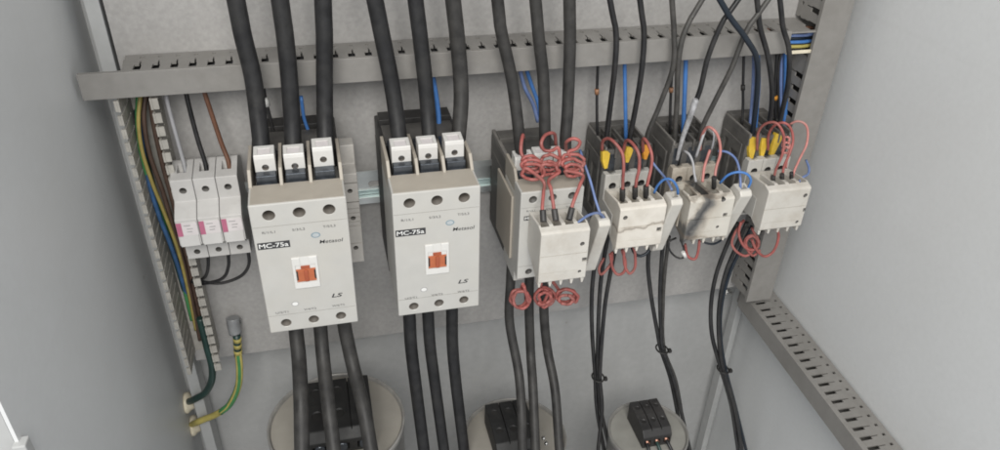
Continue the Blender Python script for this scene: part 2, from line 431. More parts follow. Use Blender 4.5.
for lab, ps, r in (('dark wire bundle added inside the horizontal trunking to darken its slots', [(-140, -15, -238), (100, -16, -238), (300, -15, -237.5), (436, -16, -238)], 6),
                   ('dark wire bundle added inside the right vertical trunking to darken its slots', [(462, -16, -540), (461, -16, -300), (462, -16, -255)], 9)):
    wire('slot_dark_filler', lab, 'wires', ps, r, 'thin', 'dark bundles added in the trunkings', world=True, step=12)  # single dark rod added behind the slots so they look dark
# ------------------------------------------------------------------ DIN rail
t = thing('din_rail', 'shiny bluish zinc mounting rail running behind the contactors', 'din rail', (150, 0, -384))
b = MB()
zc = -366.5
prof = [(0, zc-12), (0, zc+12), (-6.5, zc+12), (-6.5, zc+17.5), (-7.6, zc+17.5), (-7.6, zc+11), (-1.2, zc+11), (-1.2, zc-11), (-7.6, zc-11), (-7.6, zc-17.5), (-6.5, zc-17.5), (-6.5, zc-12)]
b.prism(prof, 'x', -132, 442); ob = b.build('rail_profile', 'rail', t)
c = MB()
for i in range(14):
    x = -120+i*41
    c.cyl((x-6, 3, zc), (x-6, -3, zc), 3.1, n=16); c.cyl((x+6, 3, zc), (x+6, -3, zc), 3.1, n=16); c.box(x-6, x+6, -3, 3, zc-3.1, zc+3.1)
carve(ob, c)
b = MB(); b.box(-132, 442, -1.3, -2.1, zc-10.6, zc-6.5); b.build('blue_band', 'rail_teal', t)

# ------------------------------------------------------------------ big contactors
def screw_in(parent, x, z, y, r=2.6, depth=5, axis='y', m='screw'):
    b = MB(); b.cyl((x, y+depth, z), (x, y+depth-1.4, z), r*.86, n=18); ob = b.build('screw', m, parent)
    c = MB(); c.box(x-r, x+r, y+depth-2, y+depth-.7, z-.35, z+.35); c.box(x-.35, x+.35, y+depth-2, y+depth-.7, z-r, z+r)
    carve(ob, c); return ob

def well(t, xx, zz, yf, rr, dp, m='deep', lip=1.1):  # dark liner put in each hole; its colour stands in for shade
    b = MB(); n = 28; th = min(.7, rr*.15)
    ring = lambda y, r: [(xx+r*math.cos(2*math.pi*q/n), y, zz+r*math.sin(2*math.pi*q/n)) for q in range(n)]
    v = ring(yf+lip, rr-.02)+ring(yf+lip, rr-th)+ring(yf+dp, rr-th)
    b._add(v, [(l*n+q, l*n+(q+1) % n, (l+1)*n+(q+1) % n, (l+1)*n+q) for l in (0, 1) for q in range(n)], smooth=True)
    return b.build('hole_shade_liner', m, t)
def holes_cut(hs, y, depth):
    c = MB()
    for x, z, r in hs: c.cyl((x, y+depth, z), (x, y-2, z), r, n=24)
    return c

def big_contactor(x0, w, zt, zb, yf, label, lugs, big=True, base_h=10):
    t = thing('contactor', label, 'contactor', (x0+w/2, -yf/2*-1*.0-30, zb-base_h), 'three pole contactors in the row')
    k = w/70
    x1 = x0+w
    yb = -62*k if big else -60
    b = MB(); b.box(x0+.6, x1-.6, -2, yb, zb-base_h, zt+base_h-7, 1.2)
    b.box(x0+3, x1-3, -9, -26, zt+base_h-7.5, zt+base_h-1, .6)
    for i in range(4):
        x = x0+2+i*(w-4)/3
        b.box(x-1.3, x+1.3, yb+3, yb-14, zt-10, zt+base_h-3, .4)
    b.box(x0+.1, x0+2.6, -6, yb-3, zb+18, zt-14, .5)
    ob = b.build('base', 'black' if big else 'charcoal', t)
    if not big:
        c = MB()
        for i in range(3):
            x = x0+2+(i+.5)*(w-4)/3; c.box(x-5, x+5, -30, -44, zt-16, zt+base_h+8)
        carve(ob, c)
        b = MB(); b.box(x0+.8, x0+4, -3, yb-2, zt+base_h-6.8, zt+base_h-2.5, .4); b.build('base_edge', 'edge_grey', t)
    b = MB(); b.box(x0+4, x1-4, -28, yb+1, zt+base_h-6.9, zt+base_h-5, .4); b.build('base_deck', 'charcoal', t)
    yr = yf+28*k         # rear of the front top face
    fl = zt-14*k         # floor of the terminal recess
    prof = [(yb, zb+2), (yb, fl), (yr, fl), (yr, zt), (yf, zt), (yf, zb), (yb-18, zb)]
    b = MB(); b.prism(prof, 'x', x0, x1, .9, 2)
    ob = b.build('housing', 'white', t)
    pitch = w*.31; xm = (x0+x1)/2
    cx = [xm-pitch, xm, xm+pitch]
    c = holes_cut([(x+.2, zt-9.7*k, 4.7*k) for x in cx]+[(x, zb+8.6*k, 4.2*k) for x in cx], yf, 26)
    # two moulded joints across the front
    zs1, zs2 = zt-19.3*k, zb+17.2*k
    c.box(x0-1, x1+1, yf-1, yf+.55, zs1-.25, zs1+.3); c.box(x0-1, x1+1, yf-1, yf+.55, zs2-.25, zs2+.25)
    carve(ob, c)
    # tan top deck and phase walls
    b = MB()
    b.box(x0+1.6, x1-1.6, yr+.4, yf+1.3, zt-.2, zt+.25)
    for i, x in enumerate((x0+1.4, xm-pitch/2, xm+pitch/2, x1-1.4)):
        b.prism([(yb+1, fl), (yb+1, zt+11*k), (yr+6*k, zt+11*k), (yr-3*k, zt+1), (yr-3*k, fl)], 'x', x-1.3, x+1.3, .4)
    b.build('terminal_shroud', 'tan', t)
    if big:
        b = MB()
        for x in cx: b.box(x-7.6, x+7.6, yb+2, yr+3.5, fl+.4, zt+6, .7); b.cyl((x-7.8, yr+4.5, zt-4), (x+7.8, yr+4.5, zt-4), 3.6, n=16)
        b.build('terminal_clamp', 'darkmetal', t)
    else:
        b = MB()
        for x in cx: b.box(x-6.4, x+6.4, yb+2, yr+2, fl+.4, zt+4, .7)
        b.build('terminal_clamp', 'darkmetal', t)
    for i, (x, dz) in enumerate(zip(cx, lugs)):
        hw, fy = (7.7 if big else 10.4*k), yr+11*k
        z0, z1 = zt+.5+dz-(0 if big else 3), zt+(19.5 if big else 22)*k+dz-(0 if big else 3)
        b = MB(); b.prism([(fy+15*k, z0+1), (fy+15*k, z1+1), (fy+1, z1), (fy, z1-3*k), (fy, z0)], 'x', x-hw, x+hw, .6)
        lu = b.build('lug_cover', 'cap_white', t)
        zz = z0+8.6*k
        c = MB(); c.cyl((x, fy+5, zz), (x, fy-3, zz), 2.7*k, n=20); c.box(x-hw*.62, x+hw*.62, fy+2.6*k, fy+11*k, z1-.6, z1+3)
        carve(lu, c)
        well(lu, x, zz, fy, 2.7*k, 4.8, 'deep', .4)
        b = MB(); b.cyl((x, fy+4.9, zz), (x, fy+2.6, zz), 2.25*k, n=18); sc_ = b.build('screw', 'screw', lu)
        b = MB(); b.box(x-hw*.6, x+hw*.6, fy+2.8*k, fy+10.8*k, z1-.5, z1+.1); b.build('marker_pad', 'paper', lu)
    for x in cx:
        for xx, zz, rr in ((x+.2, zt-9.7*k, 4.7*k), (x, zb+8.6*k, 4.2*k)):
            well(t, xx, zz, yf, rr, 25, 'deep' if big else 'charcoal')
        b = MB(); b.cyl((x+.2, yf+25.9, zt-9.7*k), (x+.2, yf+19, zt-9.7*k), 3.9*k, n=18); b.build('terminal_screw', 'screw', t)
        b = MB(); b.cyl((x, yf+25.9, zb+8.6*k), (x, yf+18, zb+8.6*k), 3.5*k, n=18); b.build('terminal_screw', 'screw', t)
    return t, ob, cx

def front_75(t, x0, zt, yf):
    e = yf-.12
    X = lambda x: x0+(x+59.5); Z = lambda z: zt+(z+297)
    # model plate
    b = MB(); b.box(X(-57.6), X(-34), yf, yf-.1, Z(-336), Z(-329.9)); nl = b.build('model_label', 'ink', t)
    text('lettering', 'MC-75a', X(-56.6), Z(-334.9), yf-.2, 3.9, 'whiteink', nl, w=21.4, bold=.014)
    for s, x in (('R/1/L1', -52.6), ('S/3/L2', -31), ('T/5/L3', -8.6)):
        text('terminal_marking', s, X(x), Z(-322.2), e, 2.1, 'ink', t, w=9.2)
    for s, x in (('U/2/T1', -52.8), ('V/4/T2', -31), ('W/6/T3', -8.8)):
        text('terminal_marking', s, X(x), Z(-398.9), e, 1.9, 'ink', t, w=9.6)
    text('wordmark', 'Metasol', X(-12.4), Z(-336.2), e, 3.3, 'ink', t, w=17.6, bold=.006, shear=.15)
    text('maker_mark', 'LS', X(-8.4), Z(-389.4), e, 3.9, 'ink', t, w=8.8, bold=.022, shear=.25)
    # oval badge
    def oval(cx, cz, rx, rz, y0, y1, n=28): 
        bb = MB(); bb.prism([(cx+rx*math.cos(2*math.pi*i/n), cz+rz*math.sin(2*math.pi*i/n)) for i in range(n)], 'y', y0, y1); return bb
    bd = oval(X(-14.6), Z(-327.9), 3.5, 2.5, yf, yf-.1).build('badge', 'badge', t)
    oval(X(-14.6), Z(-327.9), 2.6, 1.7, yf-.1, yf-.18).build('badge_centre', 'badge_lt', bd)
    cm = oval(X(-37), Z(-391), 2.9, 2.3, yf, yf-.08).build('approval_mark', 'greyink', t)
    oval(X(-37), Z(-391), 2.3, 1.75, yf-.08, yf-.15).build('approval_centre', 'whiteink', cm)
    # indicator window
    b = MB(); b.box(X(-35.2), X(-15.6), yf+1, yf-1.3, Z(-376), Z(-346.3), .8); fr = b.build('indicator_frame', 'frame_white', t)
    c = MB(); c.box(X(-33), X(-17.6), yf-4, yf-.2, Z(-369.8), Z(-353.2)); c.box(X(-29), X(-21.8), yf-4, yf-.4, Z(-354), Z(-345))
    carve(fr, c)
    b = MB(); b.box(X(-32.6), X(-18), yf-.2, yf-.9, Z(-369.4), Z(-357.6), .2); sl = b.build('indicator', 'orange', fr)
    b = MB(); b.box(X(-26.8), X(-23.8), yf-.9, yf-2.1, Z(-369), Z(-358.4), .4); b.box(X(-28.8), X(-22), yf-.2, yf-1.1, Z(-357.4), Z(-354.6), .2); b.build('indicator_rib', 'orange_dk', sl)
    for xx in (-32.55, -19.2):
        b = MB(); b.box(X(xx), X(xx+1.1), yf-.92, yf-1.0, Z(-367.5), Z(-359)); b.build('indicator_slot', 'hole', sl)

c1, h1, cx1 = big_contactor(-59.5, 70, -297, -418, -136, 'off white power contactor at the left with a grey auxiliary block on its flank', (0, -1, 2.5))
front_75(c1, -59.5, -297, -136)
c2, h2, cx2 = big_contactor(44, 68.5, -299, -418, -136, 'off white power contactor with orange indicator standing alone between two bare stretches of plate', (0, 0, 1))
front_75(c2, 43.4, -299, -136)
b = MB(); b.box(112.8, 116, -70, -108, -404, -330, .5); b.box(115.6, 117.5, -84, -96, -364, -360, .3); b.build('side_clip', 'aux', c2)
c3, h3, cx3 = big_contactor(152, 55, -324, -413, -113, 'dusty white contactor wrapped in red wire coils with a white block on its lower front', (2, 4, 3), big=False, base_h=7)
e = -113.12
for s, x in (('R/1/L1', 157.5), ('S/3/L2', 174.5), ('T/5/L3', 192)):
    text('terminal_marking', s, x, -343, e, 1.7, 'ink', c3, w=7.2)
b = MB(); b.box(155.5, 173, -113, -113.1, -351.5, -347.2); nl = b.build('model_label', 'ink', c3)
text('lettering', 'MC-50a', 156.3, -350.8, -113.2, 2.9, 'whiteink', nl, w=15.8, bold=.02)
bd = MB(); bd.cyl((186.5, -113, -345.6), (186.5, -113.1, -345.6), 2.3, n=24); bd.build('badge', 'badge', c3)
b = MB(); b.box(152.3, 162, -62, -101, -424, -412.5, .8); ob = b.build('lower_shroud', 'white', c3)
carve(ob, holes_cut([(157.5, -418, 2.2)], -101, 10))
b = MB(); b.box(149.8, 152, -40, -92, -405, -340, .6); b.build('side_plate', 'tan', c3)

# auxiliary contact block on the flank of the first contactor
t = thing('auxiliary_block', 'narrow grey auxiliary contact block with three screws on the right flank of the left contactor', 'auxiliary contact', (16.5, -40, -417))
b = MB(); b.prism([(-6, -412), (-6, -318), (-30, -302), (-44, -302), (-44, -320), (-58, -322), (-58, -414), (-40, -417)], 'x', 10.9, 23, .7); ob = b.build('housing', 'aux', t)
hs = []
for p in ((349.9, 191.2), (353.2, 218.4), (355.9, 248)):
    q = at(*p, -58); hs.append((q.x, q.z, 2.3))
c = holes_cut(hs, -58, 9)
for z in (-331, -350, -356.5, -361, -365.5, -370, -374.5, -393): c.box(10, 24, -60, -57.2 if z not in (-331, -350) else -53, z-.5, z+.5)
carve(ob, c)
for x, z, r in hs: 
    well(t, x, z, -58, r, 8.8, 'charcoal', .5)
    b = MB(); b.cyl((x, -49.1, z), (x, -51, z), 1.9, n=14); b.build('screw', 'screw', t)

# ------------------------------------------------------------------ small contactors
def small_contactor(x0, label, dirty=False):
    w = 45; x1 = x0+w; zt, zb = -327, -410
    t = thing('contactor', label, 'contactor', (x0+w/2, -40, zb), 'three pole contactors in the row')
    b = MB(); b.box(x0, x1, -2, -50, zb, zt, 1)
    for i in range(5):
        x = x0+1.2+i*(w-2.4)/4
        b.box(x-1.1, x+1.1, -4, -52, zt-8, zt+4, .4)
    b.box(x0+2, x1-2, -2, -12, zt, zt+6, .5)
    b.box(x0-1.2, x0+2, -8, -44, zb+8, zt-10, .5)
    ob = b.build('base', 'charcoal', t)
    c = MB()
    for i in range(4):
        x = x0+1.2+(i+.5)*(w-2.4)/4
        c.box(x-3.6, x+3.6, -14, -30, zt-9, zt+9); c.box(x-3.6, x+3.6, -33, -47, zt-12, zt+9)
    c.box(x0-3, x0+.9, -12, -20, zb+14, zt-16); c.box(x0-3, x0+.9, -26, -40, zb+14, zt-22)
    carve(ob, c)
    for xe in (x0+.4, x1-2.2):
        b = MB(); b.box(xe, xe+1.8, -4, -53, zt+.3, zt+4.8, .4); b.build('base_edge', 'edge_grey', t)
    m = 'dirty' if dirty else 'white'
    b = MB(); b.prism([(-50.4, zb+1), (-50.4, -352), (-53, -346.5), (-61, -346.5), (-61, -372), (-86, -374), (-86, -396), (-61, -398), (-61, zb+1)], 'x', x0, x1, .7)
    ob = b.build('housing', m, t)
    hx = [x0+8.0, x0+22.5, x0+36.6]
    c = holes_cut([(x, -359, 3.7) for x in hx]+[(x, -404, 2.4) for x in hx], -61, 9.6)
    for x in (x0+15.2, x0+29.6): c.box(x-.4, x+.4, -63, -60.2, -373, -345)
    for x in hx: c.cyl((x, -49, -346), (x, -62, -343), 4.4, n=16)
    carve(ob, c)
    for x in hx:
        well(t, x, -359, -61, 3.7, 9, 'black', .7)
        b = MB(); b.cyl((x, -51.6, -359), (x, -53, -359), 2.9, n=16); b.build('terminal_screw', 'screw', t)
        b = MB(); b.box(x-4.6, x+4.6, -30, -50.1, -349, -331, .5); b.build('terminal_clamp', 'darkmetal', t)
    return t
small_contactor(247.3, 'dark bodied small contactor with yellow sleeved wires beside the coil wrapped contactor')
small_contactor(314.5, 'sooty small contactor with burnt wires in its top terminals', dirty=True)
small_contactor(393.5, 'small contactor at the right end of the row with yellow wire sleeves')

# ------------------------------------------------------------------ white add-on blocks with wire wells
def addon(label, x0, w, yf, yb, zt, zb, m, holes, square, cat='contact block', top_m=None, fill=None):
    t = thing('contact_block', label, cat, (x0+w/2, (yf+yb)/2, zb), 'white contact blocks on the contactors')
    x1 = x0+w; h = zt-zb
    b = MB(); b.prism([(yb, zb+h*.30), (yb, zt-2), (yf+9, zt+2.2), (yf+2, zt+.2), (yf, zt-1.2), (yf, zb+1), (yf+2, zb), (yf+9, zb)], 'x', x0, x1, .8)
    ob = b.build('housing', m, t)
    c = MB()
    n = 4; pw = w/n
    for i in range(n):
        cxx = x0+pw*(i+.5)
        c.box(cxx-pw*.34, cxx+pw*.34, yf+7, yb-7 if yb-yf > 30 else yb-4, zt-14, zt+8)
        c.box(cxx-pw*.30, cxx+pw*.30, yf+10, yf+3.4, zb-6, zb+5)
    zj = zt-h*.46; zj2 = zb+h*.20
    c.box(x0-1, x1+1, yf-1, yf+.7, zj-.4, zj+.4)
    c.box(x0-1, x0+w*.82, yf-1, yf+.3, zj2-.2, zj2+.2)
    for x, z, r in holes: c.cyl((x, yf+7, z), (x, yf-3, z), r, n=20)
    for x, z, r in square: c.box(x-r, x+r, yf-3, yf+4, z-r, z+r)
    carve(ob, c)
    # pointed lower dividers
    b = MB()
    for i in range(n+1):
        xx = x0+1.9+i*(w-3.8)/n
        b.prism([(xx-1.8, zb+1), (xx+1.8, zb+1), (xx+.7, zb-5.6), (xx-.7, zb-5.6)], 'y', yf+2.4, yf+9.4)
    b.build('divider', m, t)
    for x, z, r in holes:
        b = MB(); b.cyl((x, yf+6.9, z), (x, yf+5.2, z), r*.85, n=16); b.build('screw', 'hole', t)  # disc in hole colour, dark in place of shade at the bottom
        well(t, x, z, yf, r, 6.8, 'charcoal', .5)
    for x, z, r in square:
        b = MB(); b.box(x-r*.75, x+r*.75, yf+3.9, yf+1.5, z-r*.75, z+r*.75); b.build('plunger', 'charcoal', t)
    return t
def face(px, py, y, r=2.0):
    q = at(px, py, y); return (q.x, q.z, r)
B3, B4, B5, B6 = -150, -102, -102, -102
addon('white contact block with thin brown joint lines on the front of the coil wrapped contactor', 159.6, 41.6, B3, -113.4, -341, -391.5, 'block_white',
      [face(582.5, 244, B3, 2.1), face(579.5, 271.5, B3, 1.6)], [face(584.5, 259.6, B3, 2.1)])
m4 = scorched('block_scorch_seam', (.64, .605, .545), (.05, .035, .025), p0=(.012, 0, .0235), n=(-.06, 0, 1), width=.0042, amt=.6)
addon('white contact block with a scorched middle joint and one round hole at its left', 247.8, 44.6, B4, -62, -358.5, -402.5, m4,
      [face(625.5, 218, B4, 2.3)], [face(659, 229.5, B4, 2.4)])
m5 = scorched('block_burnt', (.56, .535, .48), (.03, .032, .037), p0=(-.012, 0, .022), n=(.94, 0, -.36), width=.022, amt=.95)
stain(m5, (.05, .045, .042), (0, 0, .0015), (.12, 0, 1), .0045, .5)
stain(m5, (.04, .036, .034), (0, 0, .0455), (-.05, 0, 1), .0035, .55)
addon('white contact block burnt black by a wide diagonal scorch', 315.5, 44.6, B5, -62, -358.5, -402.5, m5,
      [face(723.7, 200, B5, 2.3), face(717.5, 227, B5, 1.7)], [face(725, 215, B5, 2.2)])
addon('clean white contact block at the far right, next to the bare wall', 393.8, 44.6, B6, -62, -356.5, -401, 'block_white',
      [face(805.5, 195.6, B6, 2.3), face(797, 222, B6, 1.8)], [face(805, 210, B6, 2.3)])

# thin side blocks hanging at the right of three blocks
def slab(label, x, w, ytop, ybot, zt, zb):
    t = thing('side_block', label, 'side block', (x+w/2, ybot, zb), 'thin side blocks')
    b = MB(); b.prism([(ytop+16, zt+2), (ytop+3, zt+1), (ytop, zt-3), (ybot, zb+3), (ybot+4, zb), (ybot+24, zb+6), (ytop+22, zt-8)], 'x', x, x+w, 1.2)
    ob = b.build('housing', 'slab_white', t)
    c = MB(); c.box(x+w*.25, x+w*.75, ytop+6, ytop+14, zt-5, zt+6)
    carve(ob, c)
    b = MB(); b.box(x+w*.27, x+w*.73, ytop+6.2, ytop+13.8, zt-5, zt-3.4); b.build('wire_clamp', 'darkmetal', t)
slab('thin white side block against the brown lined contact block', 220.5, 11, -122, -100, -357, -427)
slab('thin white side block right of the scorched seam block, in front of thin cables', 293.4, 11.5, -108, -86, -353, -424)
slab('thin white side block between the burnt block and the clean right hand block', 361, 12, -108, -84, -352, -421)

# ------------------------------------------------------------------ fuse holders
def fuse(x0, label):
    w = 17.2; x1 = x0+w
    t = thing('fuse_holder', label, 'fuse holder', (x0+w/2, -25, -396), 'fuse holders')
    prof = [(-4, -392), (-4, -322), (-22, -314), (-50, -318), (-50, -338), (-57, -341), (-66, -346), (-66, -371), (-56, -378), (-50, -381), (-50, -396), (-14, -396)]
    b = MB(); b.prism(prof, 'x', x0, x1, .6); ob = b.build('housing', 'fuse', t)
    xm = (x0+x1)/2
    c = MB(); c.cyl((xm, -40, -328), (xm, -54, -328), 3.0, n=20); c.cyl((xm, -40, -389), (xm, -54, -389), 2.7, n=20)
    c.box(xm-3.8, xm+3.8, -27, -40, -322, -308); c.box(xm-3.2, xm+3.2, -34, -46, -400, -390)
    carve(ob, c)
    for z, r in ((-328, 3.0), (-389, 2.7)):
        well(t, xm, z, -50, r, 9, 'charcoal', .5)
        b = MB(); b.cyl((xm, -40.1, z), (xm, -43, z), r*.8, n=16); b.build('terminal_screw', 'screw', t)
    b = MB(); b.prism([(-66, -348), (-66.9, -348), (-66.9, -371.5), (-55, -379.6), (-54.5, -378)], 'x', x0+1.1, x1-1.1, .25); hd = b.build('lever', 'fuse_lt', t)
    # curved thumb recess
    pts = [(xm-6, -58.2, -373.2), (xm-5.4, -57.0, -375.6), (xm, -56.2, -376.6), (xm+5.4, -57.0, -375.6), (xm+6, -58.2, -373.2)]
    b = MB(); b.tube(spline([Vector(q)+Vector((0, -1.6, -.4)) for q in pts], 1), .55, 8); b.build('thumb_recess', 'hole', hd)
    b = MB(); b.box(x0+1.2, x1-.6, -66.9, -67.2, -360.5, -348.6); lb = b.build('label_plate', 'paper', t)
    b = MB(); b.box(x0+.6, x0+4.6, -67.0, -67.5, -360.8, -348.2); b.build('colour_band', 'pink', lb)
    b = MB()
    for z, a, q in ((-351, 6.2, 11.5), (-354.2, 8.2, 13), (-357, 8.0, 12)): b.box(x0+a, x0+q, -67.2, -67.28, z-.35, z+.35)
    b.build('print_line', 'greyink', lb)
    return t
fuse(-126.0, 'left fuse holder of three with a grey wire on top and pink label')
fuse(-108.4, 'middle fuse holder of three with a black wire on top and pink label')
fuse(-90.8, 'right fuse holder of three with a brown wire on top, next to the contactor')

# ------------------------------------------------------------------ thick cables
G = 'thick black power cables'
def thick(label, pts, r, e0=0, e1=0, m='cable'): return wire('power_cable', label, 'cable', pts, r, m, G, e0, e1, step=5, n=18)
W1 = 'the left contactor'
thick('thick black cable dropping into the left terminal of '+W1, [(236, 0, -58), (243, 36, -60), (252.5, 75, -62), (258, 115, -68), (262, 152, -78), (263, 172, -84)], 6.6, 140)
thick('thick black cable dropping into the middle terminal of '+W1, [(280, 0, -58), (285, 36, -60), (289, 75, -62), (292, 120, -68), (293.5, 156, -78), (294, 174, -84)], 6.6, 140)
thick('thick black cable dropping into the right terminal of '+W1, [(323, 0, -58), (324.5, 40, -60), (324.5, 83, -62), (325, 120, -68), (325.5, 150, -78), (326, 170, -84)], 6.5, 140)
W2 = 'the middle power contactor'
thick('thick black cable dropping into the left terminal of '+W2, [(375, 0, -58), (383, 40, -60), (391, 80, -62), (396, 112, -68), (400, 146, -78), (402, 164, -84)], 6.5, 140)
thick('thick black cable dropping into the middle terminal of '+W2, [(415.5, 0, -58), (420.5, 40, -60), (425, 80, -62), (428, 114, -68), (430, 146, -78), (431, 164, -84)], 6.2, 140)
thick('thick black scuffed cable dropping into the right terminal of '+W2, [(453, 0, -58), (457, 35, -60), (460.5, 76, -62), (461, 105, -68), (458, 142, -78), (457, 160, -84)], 6.2, 140, m='cable_dusty')
W3 = 'the coil wrapped contactor'
thick('thick dusty cable dropping into the left terminal of '+W3, [(497.5, 0, -56), (501, 30, -58), (511, 75, -60), (516.5, 112, -66), (520, 145, -72), (522, 160, -76)], 5.0, 140, m='cable_dusty')
thick('thick dusty cable dropping into the middle terminal of '+W3, [(535.5, 0, -56), (539, 40, -58), (543, 75, -60), (544.5, 112, -66), (545, 145, -72), (546, 160, -76)], 5.0, 140, m='cable_dusty')
thick('thick dusty cable dropping into the right terminal of '+W3, [(569.5, 0, -56), (570, 40, -58), (569, 75, -60), (567.5, 112, -66), (565.5, 138, -72), (566, 158, -76)], 5.1, 140, m='cable_dusty')
# below
thick('thick black cable leaving the left bottom terminal of '+W1, [(295, 308, -84), (296, 330, -88), (299, 360, -106), (301, 400, -138), (302, 450, -166)], 6.5, 0, 120, m='cable_dusty')
thick('thick black cable leaving the middle bottom terminal of '+W1, [(319, 306, -84), (320.5, 328, -88), (323.5, 362, -106), (329, 410, -142), (334, 450, -166)], 6.2, 0, 120, m='cable_dusty')
thick('thick black cable curving away from the right bottom terminal of '+W1, [(342.5, 303, -84), (344.5, 326, -88), (353, 366, -106), (364, 410, -142), (371, 450, -166)], 6.3, 0, 120, m='cable_dusty')
thick('thick black cable leaving the left bottom terminal of '+W2, [(408, 297, -84), (409.5, 318, -86), (411, 345, -90), (415.5, 384, -96), (424, 450, -104)], 6.0, 0, 120)
thick('thick black cable leaving the middle bottom terminal of '+W2, [(427, 294, -84), (428, 314, -86), (430, 345, -90), (435, 384, -96), (444, 450, -104)], 5.6, 0, 120)
thick('thick black cable leaving the right bottom terminal of '+W2, [(452, 290, -84), (452, 312, -86), (452.5, 345, -90), (456, 384, -96), (464, 450, -104)], 5.7, 0, 120)
thick('thick grey black cable leaving the left bottom terminal of '+W3, [(511.5, 262, -70), (510.5, 284, -78), (509.5, 322, -86), (518.5, 372, -112), (521.5, 410, -140), (522.5, 450, -162)], 4.5, 0, 120, m='cable_dusty')
thick('thick grey black cable leaving the middle bottom terminal of '+W3, [(530, 262, -70), (529, 302, -82), (530.5, 350, -92), (533, 390, -122), (535.5, 450, -160)], 4.6, 0, 120, m='cable_dusty')
thick('thick grey black cable curving away from the right bottom terminal of '+W3, [(544, 262, -70), (544, 314, -84), (547.5, 350, -92), (555, 390, -120), (559.5, 450, -158)], 4.6, 0, 120, m='cable_dusty')

# ------------------------------------------------------------------ thin black cables above
G2 = 'thin black wires above the small contactors'
def thin(label, pts, r=2.3, e0=0, e1=0, m='thin', g=G2): return wire('black_wire', label, 'wire', pts, r, m, g, e0, e1, step=4, n=12)
def sleeve(parent, pts, r, m='yellow', name='sleeve'):
    b = MB(); P = spline(path(pts), 1.5)
    n = len(P)
    if name != 'sleeve':
        b.tube(P, [r*(1.12-.55*(i/(n-1))**1.5) if i else r*.9 for i in range(n)], 12)
        return b.build(name, m, parent)
    a, e = P[0], P[-1]; ax = (e-a).normalized(); L = (e-a).length
    sd = Vector((1, .18, 0)); sd = (sd-ax*sd.dot(ax)).normalized(); up_ = ax.cross(sd)
    prof = [(-r*1.0, -.06*L), (r*.5, .0), (r*1.15, .16*L), (r*1.0, .42*L), (r*.42, L), (-r*.42, L), (-r*.95, .55*L)]
    v = [a+sd*p+ax*q+up_*h for h in (-r*.55, r*.55) for p, q in prof]; k = len(prof)
    b._add(v, [tuple(range(k)), tuple(range(2*k-1, k-1, -1))]+[(i, (i+1) % k, k+(i+1) % k, k+i) for i in range(k)], .35)
    return b.build(name, m, parent)
w = thin('thin black wire to the first yellow sleeve of the small contactor beside the coils', [(610, 0, -50), (616, 33, -50), (615, 65, -52), (611, 100, -46), (607, 133, -44), (605.5, 155, -46), (606, 172, -48)], 2.5, 140)
sleeve(w, [(605, 151, -53), (604.5, 158, -54), (605, 168, -55)], 3.8)
w = thin('thin black wire to the middle yellow sleeve of the small contactor beside the coils', [(640, 0, -50), (644, 33, -50), (642, 67, -52), (637, 100, -46), (630, 137, -44), (628, 152, -44), (626.5, 170, -48)], 2.5, 140)
sleeve(w, [(629, 147, -53), (627.5, 155, -54), (626.3, 162, -55)], 3.5)
w = thin('thin dusty wire to the third yellow sleeve of the small contactor beside the coils', [(672, 0, -50), (674, 33, -50), (673, 67, -52), (659, 107, -46), (648, 133, -44), (646, 150, -44), (644, 166, -48)], 2.4, 140, m='thin_grey')
sleeve(w, [(646.5, 145, -53), (645.5, 152, -54), (644.5, 159, -55)], 3.4, 'sleeve_or')
thin('thin wire that turns pale and burnt before the left terminal of the sooty contactor', [(702, 0, -50), (690, 20, -51), (682, 40, -52), (678, 67, -52), (677, 100, -48), (675, 140, -44), (676, 168, -46)], 2.4, 140, m='thin_grey')
w = thin('thin black wire ending in a stripped silver sleeve at the sooty contactor', [(738, 0, -58), (722, 23, -58), (708, 57, -56), (700, 90, -52), (690, 115, -50), (682, 140, -48), (677, 166, -48)], 2.4, 140)
sleeve(w, [(696, 99, -55), (689, 120, -54), (682, 140, -53), (677, 160, -52)], 2.6, 'sheath', 'burnt_sheath')
thin('thin black wire bending left down to the right terminal of the sooty contactor', [(768, 0, -50), (747, 30, -51), (732, 67, -52), (717, 97, -48), (703, 126, -44), (696, 150, -44), (694, 168, -46)], 2.4, 140, m='thin_grey')
w = thin('thin black wire crossing over to the first yellow sleeve at the right end contactor', [(720, 0, -66), (730, 17, -66), (747, 40, -64), (757, 60, -60), (757, 92, -52), (753, 130, -46), (750, 150, -46), (753, 166, -48)], 2.5, 140, m='navy')
sleeve(w, [(752, 137, -49), (750, 146, -50), (750, 158, -51)], 4.6)
w = thin('thin black wire to the middle yellow sleeve at the right end contactor', [(757, 0, -50), (760, 27, -50), (768, 57, -52), (772, 90, -48), (770, 120, -44), (764, 144, -44), (763, 164, -48)], 2.4, 140)
sleeve(w, [(764, 138, -49), (762, 145, -50), (761, 156, -51)], 3.8)
w = thin('thin black wire hugging the right trunking to the last yellow sleeve', [(780, 0, -50), (783, 27, -50), (789, 50, -52), (788, 83, -48), (782, 112, -44), (776, 140, -44), (773, 162, -48)], 2.4, 140)
sleeve(w, [(778, 134, -49), (774, 144, -50), (770.5, 155, -51)], 4.4)
